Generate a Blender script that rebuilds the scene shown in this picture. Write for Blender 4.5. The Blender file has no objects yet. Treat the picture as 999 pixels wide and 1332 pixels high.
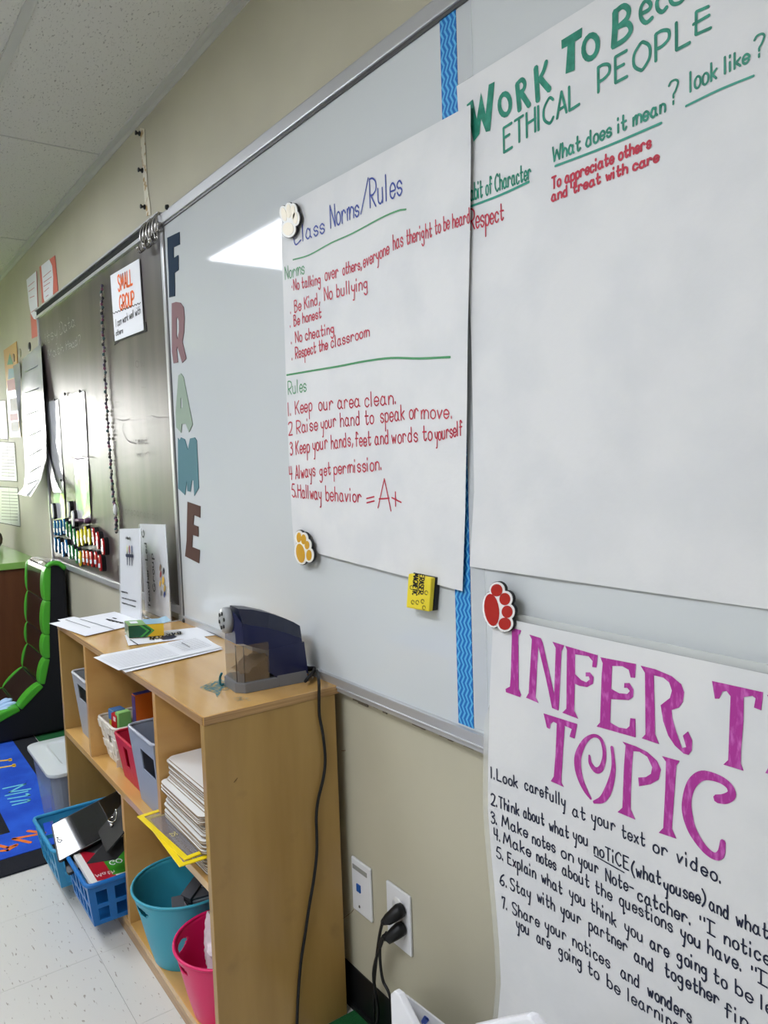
import bpy, bmesh, math, random
from mathutils import Vector, Matrix
random.seed(7)
S = bpy.context.scene
COL = S.collection

# ------------------------------------------------------------------ camera
F_PX = 1000.0
D, H = .868, 1.22                      # distance of the camera from the board wall (y = 0), and its height
YAW, PITCH, ROLL = [math.radians(a) for a in (35.683, 4.1486, -1.9122)]
fw = Vector((-math.cos(YAW)*math.cos(PITCH), math.sin(YAW)*math.cos(PITCH), -math.sin(PITCH)))
r0 = fw.cross(Vector((0, 0, 1))).normalized(); u0 = r0.cross(fw)
RT = r0*math.cos(ROLL)+u0*math.sin(ROLL); UP = -r0*math.sin(ROLL)+u0*math.cos(ROLL)
CAM = Vector((0, -D, H))
cd = bpy.data.cameras.new('camera'); cam = bpy.data.objects.new('camera', cd); COL.objects.link(cam)
cd.sensor_fit = 'VERTICAL'; cd.sensor_height = 36; cd.sensor_width = 27; cd.lens = F_PX*36/1332
cd.clip_start = .02; cd.clip_end = 200
cam.matrix_world = Matrix(((RT.x, UP.x, -fw.x, CAM.x), (RT.y, UP.y, -fw.y, CAM.y), (RT.z, UP.z, -fw.z, CAM.z), (0, 0, 0, 1)))
S.camera = cam
def ray(px, py): return fw + RT*((px-499.5)/F_PX) - UP*((py-666)/F_PX)
def on_y(px, py, y=0.):
    d = ray(px, py); return CAM + d*((y-CAM.y)/d.y)
def on_z(px, py, z):
    d = ray(px, py); return CAM + d*((z-CAM.z)/d.z)
def on_x(px, py, x):
    d = ray(px, py); return CAM + d*((x-CAM.x)/d.x)

# ------------------------------------------------------------------ world, exposure
S.view_settings.view_transform = 'Standard'; S.view_settings.look = 'None'
S.view_settings.gamma = 1; S.view_settings.use_curve_mapping = False
S.view_settings.exposure = 1.06
W = bpy.data.worlds.new('world'); S.world = W; W.use_nodes = True
nt = W.node_tree; bg = nt.nodes['Background']
bg.inputs[0].default_value = (1.0, .945, .93, 1); bg.inputs[1].default_value = 8.5     # plain overcast sky
LAMP = 7.0                              # radiance of the ceiling fixtures' diffusers

# ------------------------------------------------------------------ materials
def lin(c): return tuple(((v/255)/12.92 if v/255 <= .04045 else ((v/255+.055)/1.055)**2.4) for v in c)
MATS = {}
def mat(name, rgb, rough=.6, metal=0., spec=.5, coat=0., coat_r=.05, var=None, bump=None, alpha=1., trans=0., emit=0., ior=1.45, sheen=0.):
    """var=(scale, rgb2, lo, hi, stretch) colour noise; bump=(scale, strength, dist)"""
    if name in MATS: return MATS[name]
    m = bpy.data.materials.new(name); m.use_nodes = True; MATS[name] = m
    n = m.node_tree; b = n.nodes['Principled BSDF']
    b.inputs['Base Color'].default_value = (*lin(rgb), 1); b.inputs['Roughness'].default_value = rough
    b.inputs['Metallic'].default_value = metal; b.inputs['Specular IOR Level'].default_value = spec
    b.inputs['Coat Weight'].default_value = coat; b.inputs['Coat Roughness'].default_value = coat_r
    b.inputs['Alpha'].default_value = alpha; b.inputs['Transmission Weight'].default_value = trans; b.inputs['IOR'].default_value = ior
    b.inputs['Sheen Weight'].default_value = sheen
    if emit: b.inputs['Emission Color'].default_value = (*lin(rgb), 1); b.inputs['Emission Strength'].default_value = emit
    if var or bump: g = n.nodes.new('ShaderNodeNewGeometry')
    if var:
        sc, rgb2, lo, hi, st = var
        mp = n.nodes.new('ShaderNodeMapping'); mp.inputs['Scale'].default_value = [sc*s for s in st]
        nz = n.nodes.new('ShaderNodeTexNoise'); nz.inputs['Scale'].default_value = 1; nz.inputs['Detail'].default_value = 4
        mr = n.nodes.new('ShaderNodeMapRange'); mr.inputs['From Min'].default_value = lo; mr.inputs['From Max'].default_value = hi
        mx = n.nodes.new('ShaderNodeMix'); mx.data_type = 'RGBA'
        mx.inputs[6].default_value = (*lin(rgb), 1); mx.inputs[7].default_value = (*lin(rgb2), 1)
        n.links.new(g.outputs['Position'], mp.inputs[0]); n.links.new(mp.outputs[0], nz.inputs['Vector'])
        n.links.new(nz.outputs[0], mr.inputs[0]); n.links.new(mr.outputs[0], mx.inputs[0]); n.links.new(mx.outputs[2], b.inputs['Base Color'])
    if bump:
        nz = n.nodes.new('ShaderNodeTexNoise'); nz.inputs['Scale'].default_value = bump[0]; nz.inputs['Detail'].default_value = 4
        bp = n.nodes.new('ShaderNodeBump'); bp.inputs['Strength'].default_value = bump[1]; bp.inputs['Distance'].default_value = bump[2]
        n.links.new(g.outputs['Position'], nz.inputs['Vector']); n.links.new(nz.outputs[0], bp.inputs['Height']); n.links.new(bp.outputs[0], b.inputs['Normal'])
    return m
XYZ = (1, 1, 1)
WALL = mat('wall_paint', (192, 187, 165), .55, var=(3, (184, 179, 158), .35, .65, XYZ), bump=(420, .25, .001))
WALLB = mat('wall_paint_plain', (205, 200, 185), .6)
FAR = mat('far_wall_paint', (200, 205, 182), .6)
BLACKV = mat('black_vinyl', (22, 22, 24), .4)
WB = mat('whiteboard_enamel', (206, 211, 213), .055, spec=.55, var=(1.1, (212, 216, 217), .35, .65, XYZ), bump=(5, .04, .002))
ALU = mat('aluminium', (196, 197, 199), .34, metal=.55)
ALUD = mat('aluminium_dark', (110, 110, 110), .35, metal=.8)
STEEL = mat('steel', (165, 162, 158), .25, metal=1)
CHALK = mat('chalkboard_enamel', (60, 52, 51), .35, spec=1.0, var=(1, (84, 74, 72), .38, .62, (9, 9, 1.2)))
PAPER = mat('chart_paper', (226, 226, 226), .6, var=(9, (219, 220, 221), .4, .62, XYZ), bump=(26, .28, .004))
PAPER2 = mat('copy_paper', (234, 235, 238), .6)
LAM = mat('laminated_paper', (172, 174, 180), .24, coat=.25, coat_r=.06, bump=(14, .35, .006))
TEAL_INK = mat('teal_marker_ink', (18, 122, 98), .5, var=(60, (44, 145, 120), .4, .6, XYZ))
RED_INK = mat('red_marker_ink', (190, 42, 66), .5)
BLUE_INK = mat('blue_marker_ink', (36, 62, 150), .5)
GREEN_INK = mat('green_marker_ink', (74, 150, 98), .5)
NAVY_INK = mat('navy_marker_ink', (24, 32, 58), .5)
GREY_INK = mat('grey_print', (120, 120, 124), .6)
BLACK_INK = mat('black_print', (22, 22, 24), .6)
MAG_INK = mat('magenta_marker_ink', (172, 46, 146), .5, var=(1, (212, 112, 196), .5, .74, (140, 140, 50)))
ORANGE_INK = mat('orange_print', (255, 116, 40), .6)
CHALKW = mat('chalk', (210, 210, 208), .9, var=(160, (130, 126, 124), .4, .6, XYZ))
CHALKF = mat('chalk_faint', (112, 108, 106), .8)
BK = mat('black_plastic', (16, 16, 18), .4)
RUB = mat('black_rubber', (14, 14, 16), .5)
WPL = mat('white_plastic', (228, 229, 232), .35)
YEL = mat('yellow_plastic', (250, 222, 30), .35)
YELF = mat('yellow_foam', (236, 214, 50), .6)

def wood(name, c1, c2, st, rough=.35, coat=.3, dirt=None):
    m = mat(name, c1, rough, coat=coat, coat_r=.12, var=(1, c2, .35, .68, st))
    n = m.node_tree; b = n.nodes['Principled BSDF']
    src = b.inputs['Base Color'].links[0].from_socket
    g = n.nodes.new('ShaderNodeNewGeometry'); nz = n.nodes.new('ShaderNodeTexNoise'); nz.inputs['Scale'].default_value = 11; nz.inputs['Detail'].default_value = 6
    mr = n.nodes.new('ShaderNodeMapRange'); mr.inputs['From Min'].default_value = .62; mr.inputs['From Max'].default_value = .8; mr.inputs['To Max'].default_value = .5
    mx = n.nodes.new('ShaderNodeMix'); mx.data_type = 'RGBA'; mx.inputs[7].default_value = (*lin((132, 100, 62)), 1)
    n.links.new(g.outputs['Position'], nz.inputs['Vector']); n.links.new(nz.outputs[0], mr.inputs[0]); n.links.new(mr.outputs[0], mx.inputs[0])
    n.links.new(src, mx.inputs[6]); n.links.new(mx.outputs[2], b.inputs['Base Color'])
    return m
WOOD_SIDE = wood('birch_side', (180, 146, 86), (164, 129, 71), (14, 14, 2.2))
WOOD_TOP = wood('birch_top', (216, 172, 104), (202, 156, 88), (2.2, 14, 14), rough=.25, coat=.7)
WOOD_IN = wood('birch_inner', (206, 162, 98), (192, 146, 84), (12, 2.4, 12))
WOOD_EDGE = wood('plywood_edge', (190, 152, 102), (150, 112, 70), (3, 3, 260))

def chevron():
    m = mat('chevron_border', (40, 130, 200), .4); n = m.node_tree; b = n.nodes['Principled BSDF']
    g = n.nodes.new('ShaderNodeNewGeometry'); sp = n.nodes.new('ShaderNodeSeparateXYZ'); n.links.new(g.outputs['Position'], sp.inputs[0])
    def M(op, a, b_=None):
        q = n.nodes.new('ShaderNodeMath'); q.operation = op
        for i, v in enumerate((a, b_)):
            if v is None: continue
            if isinstance(v, (int, float)): q.inputs[i].default_value = v
            else: n.links.new(v, q.inputs[i])
        return q.outputs[0]
    z = M('PINGPONG', M('MULTIPLY', sp.outputs['Z'], 1/.0105), 1.0)
    x = M('ADD', M('MULTIPLY', sp.outputs['X'], 1/.0098), M('MULTIPLY', z, .62))
    s = M('GREATER_THAN', M('FRACT', x), .55)
    mx = n.nodes.new('ShaderNodeMix'); mx.data_type = 'RGBA'; mx.inputs[6].default_value = (*lin((14, 108, 188)), 1); mx.inputs[7].default_value = (*lin((92, 178, 226)), 1)
    n.links.new(s, mx.inputs[0]); n.links.new(mx.outputs[2], b.inputs['Base Color']); return m
CHEV = chevron()

def ceiling_mat():
    m = mat('ceiling_tile', (212, 210, 201), .95); n = m.node_tree; b = n.nodes['Principled BSDF']
    g = n.nodes.new('ShaderNodeNewGeometry'); mp = n.nodes.new('ShaderNodeMapping'); mp.inputs['Scale'].default_value = (85, 230, 85)
    nz = n.nodes.new('ShaderNodeTexNoise'); nz.inputs['Scale'].default_value = 1; nz.inputs['Detail'].default_value = 3; nz.inputs['Distortion'].default_value = .6
    mr = n.nodes.new('ShaderNodeMapRange'); mr.inputs['From Min'].default_value = .62; mr.inputs['From Max'].default_value = .68
    mx = n.nodes.new('ShaderNodeMix'); mx.data_type = 'RGBA'; mx.inputs[6].default_value = (*lin((212, 210, 201)), 1); mx.inputs[7].default_value = (*lin((158, 155, 146)), 1)  # darker noise spots paint the shade inside the tile fissures
    iv = n.nodes.new('ShaderNodeMath'); iv.operation = 'SUBTRACT'; iv.inputs[0].default_value = 1
    bp = n.nodes.new('ShaderNodeBump'); bp.inputs['Strength'].default_value = .5; bp.inputs['Distance'].default_value = .002
    n.links.new(g.outputs['Position'], mp.inputs[0]); n.links.new(mp.outputs[0], nz.inputs['Vector']); n.links.new(nz.outputs[0], mr.inputs[0])
    n.links.new(mr.outputs[0], mx.inputs[0]); n.links.new(mx.outputs[2], b.inputs['Base Color'])
    n.links.new(mr.outputs[0], iv.inputs[1]); n.links.new(iv.outputs[0], bp.inputs['Height']); n.links.new(bp.outputs[0], b.inputs['Normal']); return m
CEILM = ceiling_mat()
def floor_mat():
    m = mat('vinyl_floor_tile', (214, 212, 206), .3, coat=.35, coat_r=.12); n = m.node_tree; b = n.nodes['Principled BSDF']
    g = n.nodes.new('ShaderNodeNewGeometry'); mp = n.nodes.new('ShaderNodeMapping'); mp.inputs['Scale'].default_value = (34, 150, 1); mp.inputs['Rotation'].default_value = (0, 0, .5)
    vo = n.nodes.new('ShaderNodeTexNoise'); vo.inputs['Scale'].default_value = 1; vo.inputs['Detail'].default_value = 2
    mr = n.nodes.new('ShaderNodeMapRange'); mr.inputs['From Min'].default_value = .66; mr.inputs['From Max'].default_value = .70
    mx = n.nodes.new('ShaderNodeMix'); mx.data_type = 'RGBA'; mx.inputs[6].default_value = (*lin((214, 212, 206)), 1); mx.inputs[7].default_value = (*lin((160, 152, 142)), 1)
    n.links.new(g.outputs['Position'], mp.inputs[0]); n.links.new(mp.outputs[0], vo.inputs['Vector']); n.links.new(vo.outputs[0], mr.inputs[0])
    n.links.new(mr.outputs[0], mx.inputs[0]); n.links.new(mx.outputs[2], b.inputs['Base Color']); return m
FLOORM = floor_mat()

# ------------------------------------------------------------------ object helpers
ROOT = {}
def link(name, me, m, parent=None, loc=None):
    """link a mesh given in world coordinates; its origin goes to the thing's base"""
    o = bpy.data.objects.new(name, me); COL.objects.link(o)
    if m is not None: me.materials.append(m)
    if parent is not None:
        L = ROOT[parent.name]
        me.transform(Matrix.Translation(-L)); o.parent = parent; ROOT[o.name] = L
    else:
        if loc is None:
            xs = [v.co for v in me.vertices]
            loc = Vector(((min(v.x for v in xs)+max(v.x for v in xs))/2, (min(v.y for v in xs)+max(v.y for v in xs))/2, min(v.z for v in xs)))
        L = Vector(loc); me.transform(Matrix.Translation(-L)); o.location = L; ROOT[o.name] = L
    return o
def tag(o, label, cat, group=None, kind=None):
    if label: o['label'] = label
    if cat: o['category'] = cat
    if group: o['group'] = group
    if kind: o['kind'] = kind
    return o
def thing(name, label, cat, loc, group=None):
    o = bpy.data.objects.new(name, None); COL.objects.link(o); o.location = loc; o.empty_display_size = .05
    ROOT[o.name] = Vector(loc); return tag(o, label, cat, group)
def structure(o): o['kind'] = 'structure'; return o
class MB:
    def __init__(s): s.v = []; s.f = []; s.sm = []
    def add(s, vs, fs, smooth=False):
        k = len(s.v); s.v += [tuple(v) for v in vs]; s.f += [tuple(i+k for i in f) for f in fs]; s.sm += [smooth]*len(fs); return s
    def box(s, a, b):
        (x0, y0, z0), (x1, y1, z1) = a, b
        return s.add([(x0, y0, z0), (x1, y0, z0), (x1, y1, z0), (x0, y1, z0), (x0, y0, z1), (x1, y0, z1), (x1, y1, z1), (x0, y1, z1)],
                     [(3, 2, 1, 0), (4, 5, 6, 7), (0, 1, 5, 4), (1, 2, 6, 5), (2, 3, 7, 6), (3, 0, 4, 7)])
    def hexa(s, p):  # 4 bottom, 4 top
        return s.add(p, [(3, 2, 1, 0), (4, 5, 6, 7), (0, 1, 5, 4), (1, 2, 6, 5), (2, 3, 7, 6), (3, 0, 4, 7)])
    def prism(s, pts, d):
        """closed polygon (3D points) swept by vector d"""
        n = len(pts); P = [Vector(p) for p in pts]; d = Vector(d)
        return s.add(P+[p+d for p in P], [tuple(range(n)), tuple(range(2*n-1, n-1, -1))]+[(i, i+n, (i+1) % n+n, (i+1) % n) for i in range(n)])
    def tube(s, pts, r, n=8, closed=False, caps=True):
        P = [Vector(p) for p in pts]; k = len(P); rs = r if isinstance(r, (list, tuple)) else [r]*k
        ring = []; prev = None
        for i in range(k):
            a = P[(i-1) % k] if (i > 0 or closed) else P[i]; b = P[(i+1) % k] if (i < k-1 or closed) else P[i]
            t = (b-a).normalized()
            if prev is None:
                q = Vector((0, 0, 1)) if abs(t.z) < .9 else Vector((1, 0, 0)); u = t.cross(q).normalized()
            else: u = (prev-t*prev.dot(t)).normalized()
            prev = u; w = t.cross(u)
            ring.append([P[i]+(u*math.cos(2*math.pi*j/n)+w*math.sin(2*math.pi*j/n))*rs[i] for j in range(n)])
        vs = [v for R_ in ring for v in R_]; fs = []
        for i in range(k if closed else k-1):
            for j in range(n):
                a, b = i*n+j, i*n+(j+1) % n; c, d = ((i+1) % k)*n+(j+1) % n, ((i+1) % k)*n+j
                fs.append((a, b, c, d))
        if caps and not closed: fs += [tuple(range(n-1, -1, -1)), tuple(range((k-1)*n, k*n))]
        return s.add(vs, fs, True)
    def lathe(s, c, prof, n=32, sx=1., sy=1., axis='z'):
        """prof: list of (r, h)"""
        vs = []
        for r, h in prof:
            for j in range(n):
                a = 2*math.pi*j/n; x, y = r*math.cos(a)*sx, r*math.sin(a)*sy
                p = {'z': (x, y, h), 'y': (x, h, y), 'x': (h, x, y)}[axis]
                vs.append((c[0]+p[0], c[1]+p[1], c[2]+p[2]))
        fs = [(i*n+j, i*n+(j+1) % n, (i+1)*n+(j+1) % n, (i+1)*n+j) for i in range(len(prof)-1) for j in range(n)]
        return s.add(vs, fs, True)
    def grid(s, fn, nu, nv):
        vs = [fn(i/nu, j/nv) for j in range(nv+1) for i in range(nu+1)]
        return s.add(vs, [(j*(nu+1)+i, j*(nu+1)+i+1, (j+1)*(nu+1)+i+1, (j+1)*(nu+1)+i) for j in range(nv) for i in range(nu)], True)
    def mesh(s, name, bevel=0, seg=2, fix=True):
        me = bpy.data.meshes.new(name); me.from_pydata(s.v, [], s.f)
        for p, q in zip(me.polygons, s.sm): p.use_smooth = q
        if bevel or fix:
            bm = bmesh.new(); bm.from_mesh(me)
            if fix: bmesh.ops.recalc_face_normals(bm, faces=bm.faces)
            if bevel: bmesh.ops.bevel(bm, geom=[e for e in bm.edges if len(e.link_faces) == 2 and e.calc_face_angle() > .5], offset=bevel, segments=seg, affect='EDGES', profile=.6, clamp_overlap=True)
            bm.to_mesh(me); bm.free()
        return me
    def out(s, name, m, parent=None, bevel=0, seg=2, fix=True, loc=None):
        return link(name, s.mesh(name, bevel, seg, fix), m, parent, loc)

def ease(pts, k=4):
    """Catmull-Rom through points"""
    P = [Vector(p) for p in pts]; out = []
    for i in range(len(P)-1):
        a = P[i-1] if i else P[0]*2-P[1]; b = P[i]; c = P[i+1]; d = P[i+2] if i+2 < len(P) else P[-1]*2-P[-2]
        for j in range(k):
            t = j/k
            out.append(.5*((2*b)+(c-a)*t+(2*a-5*b+4*c-d)*t*t+(3*b-a-3*c+d)*t**3))
    return out+[P[-1]]

# ------------------------------------------------------------------ sheets that hang on the wall, with relief
class Sheet:
    """a hanging sheet: outline from its left and right edges, depth(X, Z) in front of the wall"""
    def __init__(s, L, R, depth, nu=40, nv=50): s.L, s.R, s.d, s.nu, s.nv = L, R, depth, nu, nv
    def hit(s, px, py, lift=0.):
        y = .006
        for _ in range(6):
            p = on_y(px, py, -y); y = s.d(p.x, p.z)+lift
        return on_y(px, py, -y)
    def edge(s, E_, t):
        n = len(E_)-1; x = t*n; i = min(int(x), n-1); f = x-i
        return E_[i][0]*(1-f)+E_[i+1][0]*f, E_[i][1]*(1-f)+E_[i+1][1]*f
    def mesh(s, name, m, parent, thick=.0004):
        mb = MB()
        def fn(u, v):
            a = s.edge(s.L, v); b = s.edge(s.R, v)
            A = on_y(a[0], a[1], -.006); B = on_y(b[0], b[1], -.006)
            q = A.lerp(B, u); t = (q-CAM)
            y = s.d(q.x, q.z)
            for _ in range(4):
                p = CAM+t*((-y-CAM.y)/t.y); y = s.d(p.x, p.z)
            return CAM+t*((-y-CAM.y)/t.y)
        mb.grid(fn, s.nu, s.nv)
        return mb.out(name, m, parent, fix=False)
def wave(a=.0015, base=.005, seed=0., curl=None):
    def d(x, z):
        v = base+a*(math.sin(x*11+seed+z*3)+.6*math.sin(z*17+x*9+seed*2)+.5*math.sin(x*31-z*13+seed))
        if curl: v += curl(x, z)
        return max(v, .0022)
    return d

# ------------------------------------------------------------------ one-line handwriting
GL = {
'a': '4 3h2i1i0g0f1e2e3f 3i3f4e', 'b': '3 !0l0e 0h1i2i3h3f2e1e0f', 'c': '3 3h2i1i0h0f1e2e3f', 'd': '4 !3l3e 3h2i1i0g0f1e2e3f', 'e': '3 0g3g3h2i1i0h0f1e2e3f',
'f': '3 3k2l1l1k1e !0i3i', 'g': '4 3h2i1i0h0g1f2f3g !3i3c 3c2b1b0c', 'h': '3 !0l0e 0g1i2i3h3e', 'i': '1 !0i0e !0kak', 'j': '2 !1i1c 1c0b !1kbk', 'k': '3 !0l0e !3i0g !1g3e',
'l': '1 !0l0e', 'm': '5 !0i0e 0g1i2i2e 2g3i4i5h5e', 'n': '3 !0i0e 0g1i2i3h3e', 'o': '3 1i0h0f1e2e3f3h2i1i', 'p': '3 !0i0a 0h1i2i3h3f2e1e0f', 'q': '3 3h2i1i0h0f1e2e3f !3i3a4b', 'r': '3 !0i0e 0g1i2i3h',
's': '3 3h2i1i0h1g2g3f2e1e0f', 't': '3 1l1f2e3f !0i3i', 'u': '4 0i0f1e2e3f !3i3e', 'v': '3 !0i1e3i', 'w': '4 !0i1e2h3e4i', 'x': '3 !0i3e !3i0e', 'y': '3 0i0g1f2f3g !3i2a1a', 'z': '3 !0i3i0e3e',
'A': '4 !0e2l4e !1g3g', 'B': '4 !0e0l 0l2l3k2i0i 0i2i4g2e0e', 'C': '4 4k3l2l0j0g2e3e4f', 'D': '4 !0e0l 0l2l4j4g2e0e', 'E': '4 !4l0l0e4e !0i3i', 'F': '4 !4l0l0e !0i3i', 'G': '5 4k3l2l0j0g2e4e5g !3g5g', 'H': '4 !0l0e !4l4e !0i4i',
'I': '1 !0l0e', 'K': '4 !0l0e !4l0h !1i4e', 'L': '4 !0l0e4e', 'M': '6 !0e1l3g5l6e', 'N': '4 !0e0l4e4l', 'O': '5 2l0j0g2e3e5g5j3l2l', 'P': '4 !0e0l 0l2l4k4i2h0h', 'R': '4 !0e0l 0l2l4k4i2h0h !1h4e', 'S': '4 4k3l1l0k1i3h4g3e1e0f',
'T': '4 !2l2e !0l4l', 'U': '4 0l0g1e3e4g4l', 'V': '4 !0l2e4l', 'W': '6 !0l1e3j5e6l', 'Y': '4 !0l2i4l !2i2e',
'1': '1 !0l0e', '2': '4 0k1l3l4k3h0e !0e4e', '3': '3 0k1l3k3j1i 1i3h3f1e0f', '4': '4 !0l0h4h !3l3e', '5': '4 !4l1l0i 0i2i4h4f2e0f', '6': '3 3l1j0g0f1e2e3f3g2h0g', '7': '3 !0k0l3l1e',
'.': '1 !0eae', ',': '1 !1f0d', ':': '1 !0eae !0iai', '/': '4 !0d4m', '?': '4 0k1l3l4k3i2h2g !2eae!', '(': '2 2m0j0g2d', ')': '2 0m2j2g0d', '"': '2 !0m0k !2m2k', '-': '3 !0h3h', '=': '4 !0i4i !0f4f', "'": '1 !0m0k', '~': '1 !0i0h',
'#': '3 !1l2l !0l3l !1l1e !0e3e', '$': '4 1i0h0f1e2e4f4h2i1i', '%': '3 !1l1e !0l3l !0e3e',
}
GL['?'] = '4 0k1l3l4k3i2h2g !2e2f'; GL['.'] = '1 !0e0f'; GL[','] = '1 !1f0d'; GL['i'] = '1 !0i0e !0k0l'; GL['j'] = '2 !1i1c 1c0b !1k1l'; GL[':'] = '1 !0e0f !0h0i'
GL['\u2022'] = '1 !0g0h'
def glyph(ch):
    g = GL[ch].split(' '); out = []
    for s in g[1:]:
        straight = s[0] == '!'; s = s.lstrip('!')
        pts = [Vector((int(s[i]), (ord(s[i+1])-ord('e')))) for i in range(0, len(s), 2)]
        out.append(pts if straight else [Vector(p) for p in ease(pts, 4)])
    return int(g[0]), out
def layout(text, space=3.0, gap=1.5):
    x = 0; st = []
    for ch in text:
        if ch == ' ': x += space; continue
        w, ss = glyph(ch)
        for s in ss: st.append([Vector((p.x+x, p.y)) for p in s])
        x += w+gap
    return x-gap, st
def ribbon(mb, pts, w, put):
    """flat stroke in 2D (u, v) -> 3D through put; w number or list"""
    P = [Vector(p) for p in pts]; k = len(P)
    if not isinstance(w, (list, tuple)):
        for i in range(1, k-1):
            a, b = P[i]-P[i-1], P[i+1]-P[i]
            if a.length > 1e-7 and b.length > 1e-7 and a.angle(b) > .9:
                ribbon(mb, P[:i+1], w, put); ribbon(mb, P[i:], w, put); return
    ws = w if isinstance(w, (list, tuple)) else [w]*k
    Lf, Rt = [], []
    for i in range(k):
        a = P[max(i-1, 0)]; b = P[min(i+1, k-1)]; t = (b-a)
        if t.length < 1e-9: t = Vector((1, 0))
        t.normalize(); n = Vector((-t.y, t.x))*ws[i]/2
        Lf.append(P[i]+n); Rt.append(P[i]-n)
    t0 = (P[0]-P[1]).normalized()*ws[0]*.35; t1 = (P[-1]-P[-2]).normalized()*ws[-1]*.35
    poly = [Lf[0]*.75+Rt[0]*.25+t0, *Lf, Lf[-1]*.75+Rt[-1]*.25+t1]
    rr = [Lf[0]*.25+Rt[0]*.75+t0, *Rt, Lf[-1]*.25+Rt[-1]*.75+t1]
    n = len(poly)
    vs = [put(q) for q in poly]+[put(q) for q in rr]
    mb.add(vs, [(i, i+1, n+i+1, n+i) for i in range(n-1)])
def write(sheet, text, p0, p1, h, m, parent, w=2.4, h1=None, name='text_line', jit=.25, mb=None, slant=0., gap=1.5, space=3.0):
    """handwritten line; p0, p1 ends of the baseline, h letter height at its start (h1 at its end)"""
    own = mb is None; mb = mb or MB(); h1 = h1 or h
    tot, st = layout(text, space, gap)
    A = on_y(*p0, -.006); B = on_y(*p1, -.006)
    hz0 = (on_y(p0[0], p0[1]-h, -.006)-A).z; hz1 = (on_y(p1[0], p1[1]-h1, -.006)-B).z
    px = 1000 / max(.3, (A-CAM).dot(fw))        # size of a metre here
    ww = w/px
    rnd = random.Random(hash(len(text)*31+ord(text[0])))
    for s in st:
        dx, dz = rnd.uniform(-jit, jit), rnd.uniform(-jit, jit)
        P2 = []
        for p in s:
            f = (p.x+dx*.6+slant*p.y)/tot; q = A.lerp(B, f); hz = hz0+(hz1-hz0)*f
            P2.append(Vector((q.x, q.z+(p.y+dz*.6)/7*hz)))
        ribbon(mb, P2, ww, lambda q: onsheet(sheet, q))
    if own: return mb.out(name, m, parent, fix=False)
def onsheet(sheet, q, lift=.0007):
    if not isinstance(sheet, Sheet): return Vector((q.x, -sheet-lift, q.y))
    Q = Vector((q.x, -.006, q.y)); t = Q-CAM; y = sheet.d(q.x, q.y)+lift
    for _ in range(3):
        p = CAM+t*((-y-CAM.y)/t.y); y = sheet.d(p.x, p.z)+lift
    return CAM+t*((-y-CAM.y)/t.y)
def xz(px, py):
    p = on_y(px, py, -.006); return Vector((p.x, p.z))
def stroke(mb, sheet, pts, w, smooth=True, k=4):
    """marker stroke through picture points; w width in picture pixels (number or list)"""
    P = [xz(*p) for p in pts]; sc = 1000/max(.3, (on_y(*pts[0], 0)-CAM).dot(fw))
    if isinstance(w, (list, tuple)):
        W3 = [Vector((P[i].x, P[i].y, w[i]/sc)) for i in range(len(P))]
        E_ = ease(W3, k) if smooth else W3
        ribbon(mb, [Vector((e.x, e.y)) for e in E_], [e.z for e in E_], lambda q: onsheet(sheet, q))
    else:
        E_ = ease(P, k) if smooth and len(P) > 2 else P
        ribbon(mb, E_, w/sc, lambda q: onsheet(sheet, q))
def flatpoly(mb, sheet, pts, holes=(), lift=.0007, thick=0., sub=False):
    """filled outline lying on a sheet, cut to triangles"""
    from mathutils.geometry import tessellate_polygon
    loops = [[xz(*p) for p in pts]]+[[xz(*p) for p in h] for h in holes]
    flat = [p for l in loops for p in l]
    tr = tessellate_polygon([[Vector((p.x, p.y, 0)) for p in l] for l in loops])
    top = [onsheet(sheet, p, lift+thick) for p in flat]
    if thick:
        n = len(flat); bot = [onsheet(sheet, p, lift) for p in flat]; fs = [tuple(t) for t in tr]+[tuple(i+n for i in reversed(t)) for t in tr]
        k = 0
        for l in loops:
            m = len(l); fs += [(k+i, k+(i+1) % m, k+(i+1) % m+n, k+i+n) for i in range(m)]; k += m
        mb.add(top+bot, fs)
    else: mb.add(top, [tuple(t) for t in tr])
def refine(pts, off, sc): return [(off[0]+x/sc, off[1]+y/sc) for x, y in pts]

# ================================================================== THE ROOM
CZ = 2.31; XL, XR, YB = -8.0, 2.2, -6.0
TH = .12
structure(MB().box((XL-TH, 0, 0), (XR+TH, TH, CZ)).out('wall_front', WALL))
structure(MB().box((XL-TH, YB-TH, 0), (XR+TH, YB, CZ)).out('wall_back', WALLB))
structure(MB().box((XR, YB, 0), (XR+TH, 0, CZ)).out('wall_right', WALLB))
# far wall with its window opening
wy0, wy1, wz0, wz1 = -1.72, -.36, .62, 2.02
mb = MB(); mb.box((XL-TH, YB, 0), (XL, wy0, CZ)).box((XL-TH, wy1, 0), (XL, 0, CZ)).box((XL-TH, wy0, 0), (XL, wy1, wz0)).box((XL-TH, wy0, wz1), (XL, wy1, CZ))
structure(mb.out('wall_left', FAR))
t = bpy.data.objects.new('window_1', None); COL.objects.link(t); t.location = (XL, -1.06, wz0); ROOT['window_1'] = Vector(t.location); structure(t)
mb = MB()
for a, b in (((wy0, wz0), (wy0+.05, wz1)), ((wy1-.05, wz0), (wy1, wz1)), ((wy0, wz0), (wy1, wz0+.05)), ((wy0, wz1-.05), (wy1, wz1))):
    mb.box((XL-.09, a[0], a[1]), (XL-.03, b[0], b[1]))
mb.box((XL-.09, -1.09, wz0), (XL-.03, -1.03, wz1)).box((XL-.09, wy0, 1.29), (XL-.03, wy1, 1.33))
mb.out('window_frame', mat('window_frame_paint', (225, 225, 222), .4), t)
MB().box((XL-.02, wy0-.03, wz0-.03), (XL+.06, wy1+.03, wz0)).out('window_sill', mat('window_frame_paint', (225, 225, 222)), t)
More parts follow.
